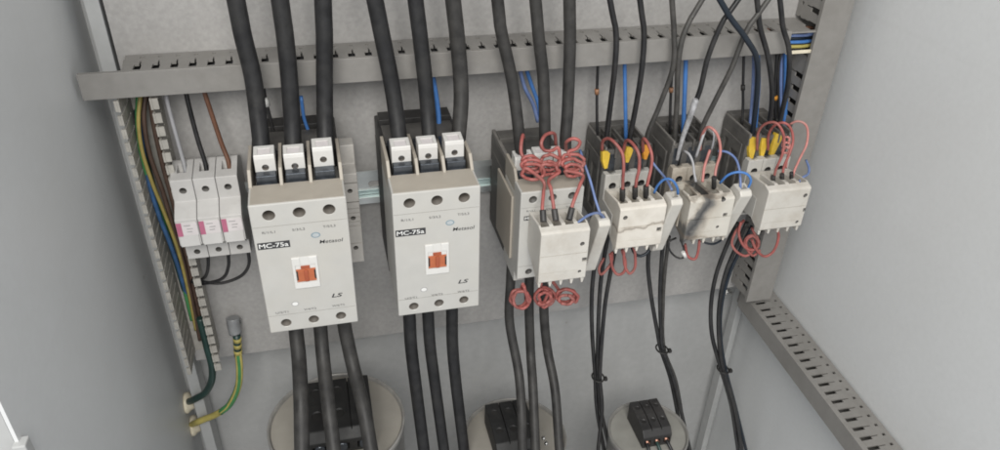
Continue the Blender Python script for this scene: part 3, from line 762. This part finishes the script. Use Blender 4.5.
# control wires out of the trunking
G3 = 'slim control wires dropping from the trunking'
def ctrl(label, pts, r, m='thin', tagp=None, tagm='tag_brown'):
    w = wire('control_wire', label, 'wire', pts, r, m, G3, step=4, n=8)
    if tagp:
        b = MB(); P = path(tagp); b.tube([P[0], mid(P[0], P[1]), P[1]], r*1.5, 10); b.build('ferrule', tagm, w)
    return w
ctrl('slim black control wire with a brown ferrule left of the small contactors', [(598, 60, -20), (597, 92, -22), (597, 120, -26), (598, 146, -28)], 1.4, 'thin', [(596.8, 89, -22.5), (596.8, 94, -22.5)])
ctrl('slim black control wire with a red brown ferrule above the sooty contactor', [(673, 56, -20), (671, 90, -22), (670, 120, -26), (670, 142, -28)], 1.4, 'thin', [(671.2, 87.5, -22.5), (671, 92, -22.5)])
ctrl('slim black control wire with dark ferrule alone above the gap before the right end contactor', [(744, 50, -20), (743, 87, -22), (743, 104, -24), (742, 124, -28)], 1.4, 'thin', [(743, 85, -22.5), (743, 90, -22.5)], 'hole')
ctrl('slim black control wire with an orange ferrule beside the right trunking', [(778, 46, -18), (776, 70, -20), (775, 98, -24), (776, 130, -28)], 1.5, 'thin', [(775.2, 96, -24.5), (775.4, 99.5, -24.5)], 'sleeve_or')
ctrl('slim black control wire looping close to the right trunking', [(784, 46, -18), (779, 62, -20), (778, 90, -24), (780, 130, -28)], 1.4, 'thin')
ctrl('bright blue control wire dropping to the small contactor beside the coils', [(624.5, 58, -20), (625, 85, -22), (625.5, 110, -26), (626, 140, -30)], 1.9, 'blue')
ctrl('bright blue control wire dropping to the sooty contactor', [(686, 56, -20), (685, 85, -22), (684, 110, -26), (683, 146, -34)], 2.2, 'blue')
ctrl('wide blue control wire beside the crossing black wire', [(757, 50, -24), (758, 80, -24), (756, 110, -28), (754, 140, -30)], 2.6, 'blue')
ctrl('blue control wire just left of the crossing black wire', [(754, 50, -14), (753.5, 80, -16), (752, 105, -20), (750, 128, -26)], 1.9, 'blue_pale')
ctrl('blue control wire beside the right trunking nearest its slots', [(786, 48, -16), (786, 80, -18), (785, 110, -22), (784, 140, -26)], 2.6, 'blue')
ctrl('pale blue control wire behind the last black wire', [(782, 50, -12), (781, 80, -14), (781, 105, -18), (782, 136, -24)], 2.0, 'blue_pale')
ctrl('blue control wire beside the middle cable of the middle power contactor', [(432, 72, -24), (436, 95, -26), (438.5, 115, -30), (439, 130, -34)], 2.2, 'blue', [(438.8, 128, -34), (439, 135, -34)], 'hole')
ctrl('small blue control wire between the left contactor cables', [(301, 96, -24), (304, 118, -26), (308, 130, -28), (310, 141, -30)], 1.5, 'blue', [(309.6, 139, -30), (310.2, 145, -30)], 'hole')
ctrl('thin black wire with a white mark beside the leftmost thick cable', [(262, 80, -20), (265.5, 100, -22), (271, 122, -25), (276, 143, -28)], 1.6, 'thin', [(264.5, 98, -23), (267.5, 106, -23)], 'whiteink')
ctrl('pale blue control wire behind the left cable of the coil wrapped contactor', [(520, 70, -20), (525, 88, -22), (533, 104, -26), (538, 122, -30)], 1.8, 'blue_pale')
ctrl('blue control wire behind the middle cable of the coil wrapped contactor', [(526, 68, -20), (532, 86, -22), (538, 103, -26), (541, 122, -30)], 1.8, 'blue')
ctrl('short black control wire behind the left cable of the middle power contactor', [(393, 72, -20), (396, 90, -22), (398, 112, -26), (402, 134, -30)], 1.6, 'thin')

# ------------------------------------------------------------------ fuse wiring and earth wires at the left
GF = 'wires on the fuse holders'
wire('fuse_wire', 'grey wire running into the top of the left fuse holder', 'wire', [(164, 84, -24), (168, 105, -24), (176, 135, -26), (184, 164, -30), (186, 174, -33)], 1.7, 'greyw', GF)
wire('fuse_wire', 'black wire running into the top of the middle fuse holder', 'wire', [(185, 88, -24), (190, 110, -24), (198, 140, -26), (205, 162, -30), (207, 173, -33)], 1.9, 'thin', GF)
wire('fuse_wire', 'brown wire running into the top of the right fuse holder', 'wire', [(203, 88, -24), (211, 112, -24), (221, 142, -26), (228, 160, -30), (230, 171, -33)], 1.9, 'brown', GF)
for lab, ps in (('black wire curving from the bottom of the left fuse holder into the trunking', [(208, 252, -38), (208, 268, -38), (204, 278, -34), (192, 282, -26)]),
                ('black wire curving from the bottom of the middle fuse holder into the trunking', [(228, 250, -38), (228.5, 266, -38), (223, 278, -36), (208, 283, -32), (194, 284, -26)]),
                ('black wire sweeping from the bottom of the right fuse holder into the trunking', [(247.5, 248, -38), (249, 264, -38), (241, 276, -36), (222, 283, -34), (204, 282, -30), (192, 280, -24)])):
    wire('fuse_wire', lab, 'wire', ps, 1.5, 'thin', GF, n=10)
GE = 'wires inside the open left trunking'
for lab, m, r, ps in (
    ('yellow striped earth wire bowed out of the open left trunking', 'yel_d', 1.6, [(141, 92, -15.8), (138.5, 120, -23.0), (142, 150, -24.5), (152, 182, -24.5), (164, 212, -20.2), (178, 250, -15.8), (188, 290, -11.5), (196, 330, -8.6)]),
    ('brown wire lying beside the yellow earth wire in the left trunking', 'brown_dk', 1.9, [(146, 92, -13.0), (144, 120, -18.7), (150, 155, -20.2), (163, 192, -18.7), (174, 230, -15.8), (183, 262, -13.0), (192, 300, -10.1), (200, 340, -8.6)]),
    ('green wire low in the open left trunking', 'green', 1.9, [(138, 94, -7.2), (138, 125, -14.4), (143, 160, -17.3), (154, 195, -15.8), (168, 235, -11.5), (182, 280, -8.6), (192, 320, -7.2)]),
    ('blue wire sagging against the outer fingers of the left trunking', 'blue_dk', 2.0, [(139, 110, -6), (143, 150, -13.0), (150, 186, -18.7), (160, 218, -20.2), (168, 238, -18.7), (178, 266, -11.5), (190, 308, -6)]),
    ('dark green wire behind the blue one in the left trunking', 'dgreen', 2.2, [(136, 110, -6), (144, 150, -7.2), (156, 196, -11.5), (168, 236, -10.1), (184, 290, -6)]),
    ('dark brown wire tucked against the inner fingers of the left trunking', 'brown_dk', 2.1, [(150, 94, -7.2), (154, 125, -11.5), (163, 165, -13.0), (174, 205, -13.0), (184, 245, -10.1), (194, 290, -7.2), (204, 335, -6)])):
    wire('trunking_wire', lab, 'wire', ps, r, m, GE, n=10)
w = wire('earth_cable', 'dark green cable bending out of the left trunking into a grommet', 'cable', [(200, 318, -16), (208, 350, -20), (212, 366, -22), (211.5, 381, -18), (205, 393, -11), (197, 398, -6.5), (191, 401, 3), (186.5, 402, 14)], 3.6, 'dgreen')
w = wire('earth_cable', 'green and yellow earth cable hanging from the bolt in the plate', 'cable', [(238, 352, -18), (239.5, 368, -20), (238, 387, -18), (230, 404, -14), (221, 412, -11)], 3.5, 'green')
for off in ((-1.5, -1.2, -.6), (1.7, -1.1, .5)):
    b = MB(); b.tube([p+Vector(off) for p in spline(path([(238, 352, -18), (239.5, 368, -20), (238, 387, -18), (230, 404, -14), (221, 412, -11)]), 3)], 1.95, 10); b.build('yellow_stripe', 'yel_g', w)
b = MB(); b.tube(spline(path([(223, 410.6, -11.5), (214, 415.5, -8.5), (205, 419, -6), (198, 422, -3.5), (191, 425, 10)]), 3), 3.5, 12); b.build('yellow_stripe', 'yel_g', w)
for i, (y0, y1) in enumerate(((338, 341.5), (344, 347.5), (350, 353.5))):
    b = MB(); P = path([(237.2+i*.3, y0, -17.6), (237.5+i*.3, y1, -17.8)]); b.tube([P[0], mid(P[0], P[1]), P[1]], 4.1, 14); b.build('yellow_ring', 'yel_g', w)
b = MB(); P = path([(236.6, 334, -17), (238, 356, -18)]); b.tube([P[0], mid(P[0], P[1]), P[1]], 3.7, 14); b.build('crimp_sleeve', 'dgreen', w)
t = thing('earth_bolt', 'metal earth bolt with a cable lug low on the plate', 'bolt', tuple(at(234, 336, -6)))
q = at(234.5, 325, -6)
b = MB(); b.cyl((q.x, 0, q.z), (q.x, -2.4, q.z), 7, n=28); b.cyl((q.x, -2.4, q.z), (q.x, -8, q.z), 5.6, n=6, smooth=False); b.cyl((q.x, -8, q.z), (q.x, -17, q.z), 3.4, n=16); b.build('bolt', 'steel', t)
P = path([(232.5, 318, -12), (233.5, 325, -14), (235.5, 333, -16)])
b = MB(); b.tube(spline(P, 1.5), 6.2, 16); b.build('boot', 'boot', t)
p0 = at(234.5, 325, -9.6); p1 = at(236.6, 337, -16.5)
b = MB(); b.box(q.x-6, q.x+6, -9.1, -10.6, q.z-7, q.z+7, .6); b.tube([p0+Vector((0, 0, -5)), mid(p0+Vector((0, 0, -5)), p1), p1], 3.6, 12); b.build('lug', 'steel', t)
for lab, px, py in (('cream plastic grommet round the dark green cable', 186, 403), ('cream plastic grommet round the yellow green cable', 190.5, 426)):
    q = at(px, py, 13)
    P = [Vector((XL+.4, q.y, q.z)), Vector((XL+4, q.y, q.z)), Vector((XL+6, q.y-.5, q.z)), Vector((XL+11, q.y-1.5, q.z+.5))]
    b = MB(); b.tube(P, [11.5, 11.5, 8.5, 6], 24); o = b.build('cable_grommet', 'cream'); tag(o, lab, 'grommet', 'cream grommets')

# ------------------------------------------------------------------ red coils
GR = 'red wire coils and loops'
def coil_pts(c, rx, ry, turns, y, dy, start=0., n=16, drop=0):
    """a few turns about an axis that points out of the plate; c in pixels"""
    out = []
    for i in range(int(n*turns)+1):
        a = start+2*math.pi*i/n
        out.append((c[0]+rx*math.cos(a), c[1]+ry*math.sin(a), y+dy*i/n))
        if drop:
            tn = int(i/n); rg = random.Random(int(c[0]*7)+tn*13); kx, ox, oy = rg.uniform(.78, 1.1), rg.uniform(-1.8, 1.8), rg.uniform(-1.2, 1.2)
            f_ = min(1, (i % n)/n*3); pk = getattr(coil_pts, 'prev', (1, 0, 0)) if tn else (kx, ox, oy)
            m_ = [pk[q]*(1-f_)+(kx, ox, oy)[q]*f_ for q in range(3)]
            if i % n == n-1: coil_pts.prev = (kx, ox, oy)
            out[-1] = (c[0]+rx*m_[0]*math.cos(a)+m_[1], c[1]+ry*m_[0]*math.sin(a)+m_[2], out[-1][2])
        if drop: out[-1] = (out[-1][0]+random.uniform(-.5, .5), out[-1][1]+drop*i/n+random.uniform(-.3, .3), out[-1][2])
    return out
def red(label, pts, r=1.5, m='red', name='red_wire', boots=()):
    rg = random.Random(label)
    ln = len(pts)
    pts = [p if i in (0, ln-1) else (p[0]+rg.uniform(-.55, .55), p[1]+rg.uniform(-.5, .5), p[2]+rg.uniform(-1.2, 1.2)) for i, p in enumerate(pts)]
    w = wire(name, label, 'wire', pts, r, m, GR, step=1.6, n=9)
    for bp in boots:
        b = MB(); P = path(bp); b.tube(spline(P, 2), r*1.75, 10); b.build('boot_sleeve', 'black', w)
    return w
red('red coiled wire over the left lug of the coil wrapped contactor, down to the block', [(524, 147, -66), (523.5, 135, -76), (521, 144, -88), (521.5, 154, -94), (526, 161, -97)]+coil_pts((532.5, 160), 10.5, 6.2, 3.2, -99, -3.0, math.pi, drop=4.6)+[(543, 181, -112), (543, 192, -120), (542.5, 208, -132), (543, 222, -138)], boots=[[(542.8, 210, -134), (543.5, 222, -140)]])
red('red coiled wire over the middle lug of the coil wrapped contactor, down to the block', [(556, 146, -66), (554, 134, -78), (546, 135, -88), (541.5, 143, -94), (544, 150, -96), (552, 151, -97), (558, 147, -98)]+coil_pts((551, 158), 9.5, 6.8, 3.1, -98, -3.0, -.4, drop=4.6)+[(549, 180, -112), (550.5, 190, -122), (554, 206, -132), (555.5, 221, -138)], boots=[[(554.2, 209, -134), (556, 221, -140)]])
red('red coiled wire over the right lug of the coil wrapped contactor, down to the block', [(566, 150, -80), (566, 142, -90), (574, 138, -95), (580, 142, -97), (576, 149, -98), (568, 152, -99), (570, 158, -99)]+coil_pts((573.5, 158), 10.5, 6.0, 3.1, -99, -3.0, math.pi, drop=4.6)+[(583, 175, -112), (580, 185, -121), (573, 204, -132), (569, 220, -138)], boots=[[(572, 208, -134), (569, 220, -140)]])
red('flat red coil hanging under the left bottom of the coil wrapped contactor', [(523, 284, -112)]+coil_pts((520.2, 297), 8.2, 8.6, 3.3, -106, -2.6, -1.3, drop=.9)+[(524, 286, -116)], m='red')
red('flat red coil hanging under the middle of the coil wrapped contactor', [(541, 284, -118)]+coil_pts((544.0, 297), 9.4, 8.8, 2.6, -106, -2.6, -2.0, drop=.8)+coil_pts((543.5, 298), 6, 5.5, 1.6, -114, -2.2, -1.0, drop=.6), m='red')
red('slanting red coil hanging under the right of the coil wrapped contactor', [(553, 282, -118)]+coil_pts((566, 295), 11.5, 8.0, 2.5, -106, -2.6, -2.4, drop=.9)+coil_pts((567, 298), 7.6, 5, 1.5, -114, -2.2, -1.0, drop=.6), m='red')
# second small contactor group
def sock(px, py, y): return [(px, py-7, y-.5), (px, py+4, y+1)]
A4 = -88
red('red wire arching from the left sleeve to the first well of the seam scorched block', [(602, 150, -54), (603, 141, -60), (609, 139, -68), (616, 144, -76), (622, 153, -82), (623.5, 165, -86), (623, 180, -86), (622.5, 196, -86)], boots=[sock(622.5, 196, -86)])
red('red wire arching from the middle sleeve to the second well of the seam scorched block', [(623, 152, -54), (626, 141, -62), (632, 143, -70), (638.5, 154, -80), (639, 168, -84), (636.5, 180, -86), (635, 194, -86)], boots=[sock(635, 194, -86)])
red('red wire arching from the right sleeve to the third well of the seam scorched block', [(643, 152, -54), (643.5, 139, -62), (648, 143, -70), (651.5, 156, -78), (651, 168, -82), (648, 182, -85), (646, 193, -86)], boots=[sock(646, 193, -86)])
red('red loop hanging lowest left under the seam scorched block', [(612, 252, -70), (611, 262, -72), (605, 272, -74), (600, 274, -72), (599, 268, -68), (604, 258, -62)], 1.4)
red('red loop hanging under the left half of the seam scorched block', [(610, 254, -80), (613, 268, -80), (618, 275, -82), (624, 272, -84), (626, 262, -84), (622, 250, -82)], 1.4)
red('red loop hanging under the middle of the seam scorched block', [(624, 248, -84), (625, 264, -84), (630, 274, -86), (635, 267, -87), (634.5, 254, -86), (633, 246, -84)], 1.4)
# sooty contactor group
red('red wire arching over the sooty contactor to its right terminal', [(700, 150, -54), (702, 136, -58), (708, 127, -64), (715, 131, -70), (719.5, 141, -74), (719.8, 154, -76), (716, 168, -78), (714, 184, -84)], 1.3, 'pinkw', boots=[sock(714, 184, -85)])
red('short faded red wire rising between the sooty terminals', [(710, 150, -66), (707, 158, -70), (704, 168, -74), (702.5, 182, -82)], 1.3, 'pinkw')
wire('burnt_wire', 'charred pale wire curling over the sooty contactor into its block', 'wire', [(684, 151, -62), (689, 154, -68), (693, 163, -74), (694, 172, -78), (696, 182, -84)], 1.2, 'greyw', 'burnt wires')
wire('burnt_wire', 'charred grey wire sticking out between the sooty terminals', 'wire', [(696, 157, -62), (699, 148, -62), (703, 136, -60), (706, 128, -56)], 1.3, 'greyw', 'burnt wires')
wire('burnt_wire', 'bare frayed wire beside the red arch of the sooty contactor', 'wire', [(711, 151, -60), (713, 144, -62), (714, 136, -60), (712, 128, -56)], .9, 'greyw', 'burnt wires')
w = wire('black_loop', 'black wire loop with a white tip hanging under the burnt block', 'wire', [(676, 238, -74), (669, 242, -76), (669.5, 250, -78), (676, 257, -80), (683, 258, -82), (684, 250, -82), (681, 240, -80)], 1.0, 'thin', 'burnt wires')
b = MB(); P = path([(683, 252, -84), (685.5, 257, -84)]); b.tube([P[0], mid(P[0], P[1]), P[1]], 1.9, 8); b.build('white_tip', 'whiteink', w)
red('red wire loop hanging under the burnt block', [(685, 244, -80), (687, 256, -82), (694, 259, -84), (698.5, 252, -84), (699.5, 240, -82)], 1.4)
# right end contactor group
red('large red arch over the right end contactor to the first well of its block', [(757, 150, -54), (758, 134, -58), (764, 125, -64), (773, 122, -70), (780, 127, -76), (783.5, 138, -80), (783, 154, -82), (776, 170, -84), (773, 184, -85)], 1.25, 'red', boots=[sock(773, 183, -85)])
red('red wire arching behind the large arch to the second well at the right end', [(768, 150, -54), (768, 136, -56), (774, 126, -60), (783, 123, -66), (790, 128, -70), (793, 140, -74), (790, 154, -78), (784, 168, -82), (782, 182, -85)], 1.25, 'red', boots=[sock(782, 181, -85)])
red('pale pink wire arching furthest right against the trunking', [(790, 124, -52), (797, 121, -56), (805, 124, -60), (808, 132, -64), (806, 145, -70), (801, 157, -76), (795, 170, -82), (792, 180, -85)], 1.1, 'pinkw', boots=[sock(791.5, 179.5, -85)])
red('small tight red coil under the arches of the right end contactor', coil_pts((786, 140), 3.6, 3.0, 1, -74, -.5, 0)+coil_pts((786, 145), 3.6, 3.0, 1, -74, -.5, 0)+coil_pts((785.6, 150), 3.6, 3.0, 1, -76, -.5, 0)+[(787, 158, -78), (786, 168, -80)], 1.0, 'pinkw')
red('large red loop hanging left under the right end block', [(744, 220, -56), (736, 232, -62), (732, 243, -66), (737, 252, -70), (745, 256, -72), (752, 252, -74), (757, 244, -74), (754, 234, -72)], 1.4)
red('tight red coil hanging under the right end block', coil_pts((752, 243), 6.5, 6.5, 2.3, -70, -3, -1.6)+[(752, 228, -76)], 1.4)
red('crumpled small red loop tangled in the loops under the right end block', [(741, 222, -66), (739, 234, -70), (744, 246, -74), (751, 250, -76), (758, 247, -78), (757, 237, -78), (749, 236, -76), (745, 244, -74), (752, 255, -74), (760, 250, -76)], 1.4)
red('wide red loop hanging right under the right end block', [(752, 240, -78), (756, 249, -78), (764, 256, -80), (771, 254, -80), (776.5, 246, -80), (778, 236, -80), (777, 228, -78)], 1.4)

# ------------------------------------------------------------------ blue thin wires
GB = 'thin blue wires to the side blocks'
def bl(label, pts, r=1.15, m='blue_pale'): return wire('blue_wire', label, 'wire', pts, r, m, GB, step=2.5, n=9)
bl('thin blue wire hanging down the right flank of the coil wrapped contactor', [(580, 150, -70), (583.5, 161, -80), (590, 180, -92), (595.5, 200, -104), (600, 213, -112), (604, 222, -114)])
bl('thin blue wire bowing from the coil wrapped block over to its side block', [(573, 226, -138), (580, 221, -140), (588, 215.5, -134), (597, 213, -124), (603, 216, -116), (605, 223, -114)])
bl('thin blue wire running down past the third sleeve of the small contactor', [(651, 160, -58), (656, 167, -64), (662, 174, -72), (668, 182, -86), (672, 190, -96)])
bl('thin blue wire bowing from the seam scorched block over to its side block', [(654, 193, -86), (658, 185, -90), (665, 179, -94), (672, 180, -98), (677, 187, -99), (678, 194, -98)], m='blue')
bl('thin blue wire sweeping from the sooty contactor down to its side block', [(718, 151, -60), (727, 152, -66), (735, 158, -74), (739, 168, -84), (740.5, 182, -94), (740, 194, -98)])
bl('thin blue wire bowing from the burnt block over to its side block', [(720, 183, -86), (728, 175, -92), (738, 172, -96), (747, 174, -99), (751, 180, -101), (748, 188, -100), (743, 195, -98)], m='blue')
bl('short blue wire ending in the last well of the right end block', [(806, 160, -60), (809, 168, -70), (808, 174, -78), (802, 178, -84), (798, 184, -86)])
bl('dark blue wires dangling under the seam scorched block', [(632, 248, -74), (635, 254, -76), (641, 256, -78), (648, 252, -78), (651, 245, -76)], 1.5, 'navy')
bl('blue wire dangling under the burnt block towards its side block', [(699, 240, -72), (706, 243, -76), (714, 244, -78), (722, 240, -76)], 1.1, 'navy')

# ------------------------------------------------------------------ thin cables below the small contactors and their ties
G4 = 'thin black wires below the small contactors'
def lo(label, pts, r=2.2, m='thin'): return wire('black_wire', label, 'wire', pts, r, m, G4, 0, 140, step=5, n=12)
lo('left of three thin black wires tied together under the seam scorched block', [(602, 232, -52), (596, 258, -56), (592, 290, -60), (592, 330, -62), (595, 374, -64), (597, 410, -66), (604, 450, -70)])
lo('middle of three thin black wires tied together under the seam scorched block', [(609, 232, -52), (604, 258, -56), (600, 290, -60), (598, 335, -64), (598, 376, -68), (601, 410, -70), (610, 450, -74)])
lo('right of three thin black wires tied together under the seam scorched block', [(619, 232, -52), (611, 270, -56), (605, 305, -62), (601.5, 345, -68), (600, 378, -72), (602, 410, -74), (598, 450, -78)])
lo('left thin black wire running to the tie below the burnt block', [(652, 232, -50), (648, 262, -54), (651, 295, -58), (657, 330, -62), (661, 350, -64), (672, 385, -68), (684, 450, -76)])
lo('right thin black wire running to the tie below the burnt block', [(664, 232, -50), (661.5, 262, -54), (660, 295, -58), (661, 330, -64), (663, 350, -67), (675, 386, -72), (690, 450, -80)])
lo('thin grey black wire behind the pair below the burnt block', [(669, 236, -46), (665, 270, -50), (663, 305, -54), (664, 348, -58), (677, 386, -64), (687, 450, -72)], 2.0, 'thin_grey')
lo('long left thin black wire sweeping down below the right end block', [(738, 222, -50), (727, 245, -54), (716, 275, -56), (711, 305, -58), (712, 335, -62), (720, 366, -66), (731, 405, -70), (738, 450, -74)], 2.3)
lo('long middle thin black wire sweeping down below the right end block', [(747, 222, -50), (737, 245, -52), (725, 275, -56), (719, 308, -62), (719, 340, -66), (723, 368, -70), (734, 406, -74), (742, 450, -78)], 2.3)
lo('long right thin dark wire sweeping down below the right end block', [(752, 226, -46), (740, 250, -48), (729, 275, -52), (721.5, 305, -58), (720.5, 335, -62), (725, 367, -66), (735, 405, -70), (746, 450, -74)], 2.0, 'navy')
GT = 'cable ties'
for lab, c, y, a in (('black cable tie round the wires under the seam scorched block', (598, 377), -68, 0), ('dark cable tie round the wires under the burnt block', (662, 349), -64, .3), ('black cable tie round the wires low at the right by the cabinet corner', (723, 369), -67, .3)):
    q = at(*c, y); b = MB()
    n = 24; ring = []
    for i in range(n+1):
        u = 2*math.pi*i/n
        ring.append(q+Vector((6.4*math.cos(u), 8.0*math.sin(u), -1.5*math.cos(u)*a)))
    b.tube(ring, .95, 8)
    b.box(q.x+5.4, q.x+9.0, q.y-6.5, q.y-2, q.z-1.9, q.z+1.9, .5)
    tag(b.build('cable_tie', 'hole'), lab, 'cable tie', GT)
# loom visible through the gap where the top trunking meets the right one
GL = 'wires crossing into the right trunking'
for lab, m, z, y in (('brown wire crossing into the right trunking', 'brown', -231.5, -21), ('pale blue wire crossing into the right trunking', 'blue_pale', -235, -29), ('dark teal wire crossing into the right trunking', 'navy', -238.5, -27),
                     ('blue wire crossing into the right trunking', 'blue', -241.5, -29), ('yellow wire crossing into the right trunking', 'yel_g', -245.5, -30)):
    wire('loom_wire', lab, 'wire', [(390, y+4, z+.5), (418, y, z), (440, y-1, z-.6), (458, y+4, z-3), (463, y+8, z-14), (463, y+8, z-60)], 1.7, m, GL, n=8, world=True)
b = MB(); b.box(421, 449, -37.2, -38.6, -250, -246.8, .3); tag(b.build('bridge_strip', 'cream'), 'pale plastic strip bridging the gap between top and right trunkings', 'strip')

# ------------------------------------------------------------------ capacitors at the bottom
GC = 'capacitor cans on the cabinet floor'
def capacitor(cx, cy, zt, R, label, bw, bd, bh, box, lid, sm='darkmetal', rivets=False):
    t = thing('capacitor', label, 'capacitor', (cx, cy, -930), GC)
    b = MB(); b.lathe((cx, cy), [(0.1, -930), (R-1.5, -930), (R-1.5, zt-8), (R-1.5, zt-5)]); b.build('can', 'can', t)
    b = MB(); b.lathe((cx, cy), [(R-1.4, zt-8), (R+.2, zt-7), (R+.5, zt-2), (R+.4, zt+1.0), (R-.3, zt+1.7), (R-1.2, zt+1.3), (R-2.2, zt-.5), (R-2.8, zt-2.6)], 80); b.build('rim', 'rim', t)
    b = MB(); b.lathe((cx, cy), [(R-2.8, zt-2.2), (R-8, zt-1.6), (.1, zt-1.2)], 80); b.build('lid', lid, t)
    x, y = box
    b = MB(); hw, hd = bw/2, bd/2
    b.prism([(y+hd, zt-1), (y+hd, zt+bh), (y+hd*.1, zt+bh), (y-hd*.75, zt+bh*.86), (y-hd, zt+bh*.6), (y-hd, zt-1)], 'x', x-hw, x+hw, .9)
    ob = b.build('terminal_box', 'box_black' if sm != 'copper' else 'black', t)
    c = MB()
    for i in range(3):
        xx = x-hw+bw*(i+.5)/3
        for yy in (y+hd*.55, y-hd*.25): c.cyl((xx, yy, zt+bh*.7), (xx, yy, zt+bh+3), bw*.085, n=16)
        for yy in (y+hd*.55, y-hd*.25):
            d_ = MB(); d_.cyl((xx, yy, zt+bh*.7), (xx, yy, zt+bh*(.965 if yy > y else .885)), bw*.083, n=14); d_.build('hole_shade_plug', 'hole', t)  # black plug near the top, coloured to stand in for shade inside
        c.box(xx-bw*.11, xx+bw*.11, y-hd-2, y-hd*.55, zt+bh*.12, zt+bh*.42)
    for i in (1, 2):
        xx = x-hw+bw*i/3; c.box(xx-.5, xx+.5, y-hd-2, y+hd+2, zt+bh*.8, zt+bh+2)
    carve(ob, c)
    for i in range(3):
        xx = x-hw+bw*(i+.5)/3
        b = MB(); b.cyl((xx, y-hd*.6, zt+bh*.27), (xx, y-hd-1.2, zt+bh*.27), bw*.075, n=14); b.build('terminal_screw', sm, t)
    for a in ((bw*.78, -hd*.2), (bw*.80, -hd*.45)) if rivets else ():
        b = MB(); b.lathe((x+a[0], y+a[1]), [(.05, zt+1.2), (1.5, zt+1), (2.2, zt-1.4)], 12); b.build('rivet', 'steel', t)
    return t
capacitor(-18.5, -90, -580, 66, 'wide beige topped capacitor can under the left contactor', 62, 70, 27, (-15, -94), 'lid')
capacitor(165, -90, -647, 56, 'beige topped capacitor can under the coil wrapped contactor, black terminal box half hidden by cables', 45, 60, 27, (160, -92), 'lid', rivets=True)
capacitor(323, -92, -674, 45.5, 'smallest capacitor can with a dusty clear rim and copper screws, at the bottom right', 34, 46, 25, (324, -90), 'lid_clear', 'copper')
GK = 'wires on the smallest capacitor'
for lab, m, x in (('black wire clamped at the left screw of the smallest capacitor', 'thin', -11.3), ('green wire clamped at the middle screw of the smallest capacitor', 'dgreen', 0), ('black wire clamped at the right screw of the smallest capacitor', 'thin', 11.3)):
    wire('capacitor_wire', lab, 'wire', [(323+x, -110, -667), (324+x*1.1, -120, -670), (328+x*1.4, -136, -690), (334+x*1.6, -146, -730), (338+x*1.6, -150, -800)], 1.9, m, GK, world=True, n=10)

# ------------------------------------------------------------------ camera
cam = bpy.data.cameras.new('camera'); co = bpy.data.objects.new('camera', cam); COL.objects.link(co)
r, d, f = (Vector(ROT[i]).normalized() for i in range(3))
co.matrix_world = Matrix(((r.x, -d.x, -f.x, 0), (r.y, -d.y, -f.y, -PLY*S), (r.z, -d.z, -f.z, ZF*S), (0, 0, 0, 1)))
cam.sensor_width = 36; cam.lens = FOC/1000*36; cam.clip_start = .01; cam.clip_end = 50
sc.camera = co

# ------------------------------------------------------------------ light: soft daylight from the room, from the front left and above
w = bpy.data.worlds.new('World'); sc.world = w; w.use_nodes = True
bg = w.node_tree.nodes['Background']; bg.inputs['Color'].default_value = (.93, .96, 1, 1); bg.inputs['Strength'].default_value = .58
def area(name, loc, target, size, power, col):
    l = bpy.data.lights.new(name, 'AREA'); l.shape = 'RECTANGLE'; l.size, l.size_y = size; l.energy = power; l.color = col
    o = bpy.data.objects.new(name, l); COL.objects.link(o); o.location = loc
    o.rotation_euler = (Vector(target)-Vector(loc)).to_track_quat('-Z', 'Y').to_euler(); return o
area('window_light', (-.14, -1.25, 1.55), (.15, 0, .5), (.9, .8), 27, (1, .98, .94))

sc.view_settings.view_transform = 'Standard'; sc.view_settings.look = 'None'; sc.view_settings.exposure = 0; sc.view_settings.gamma = 1
sc.cycles.filter_width = 1.8
sc.cycles.max_bounces = 8; sc.cycles.use_denoising = True
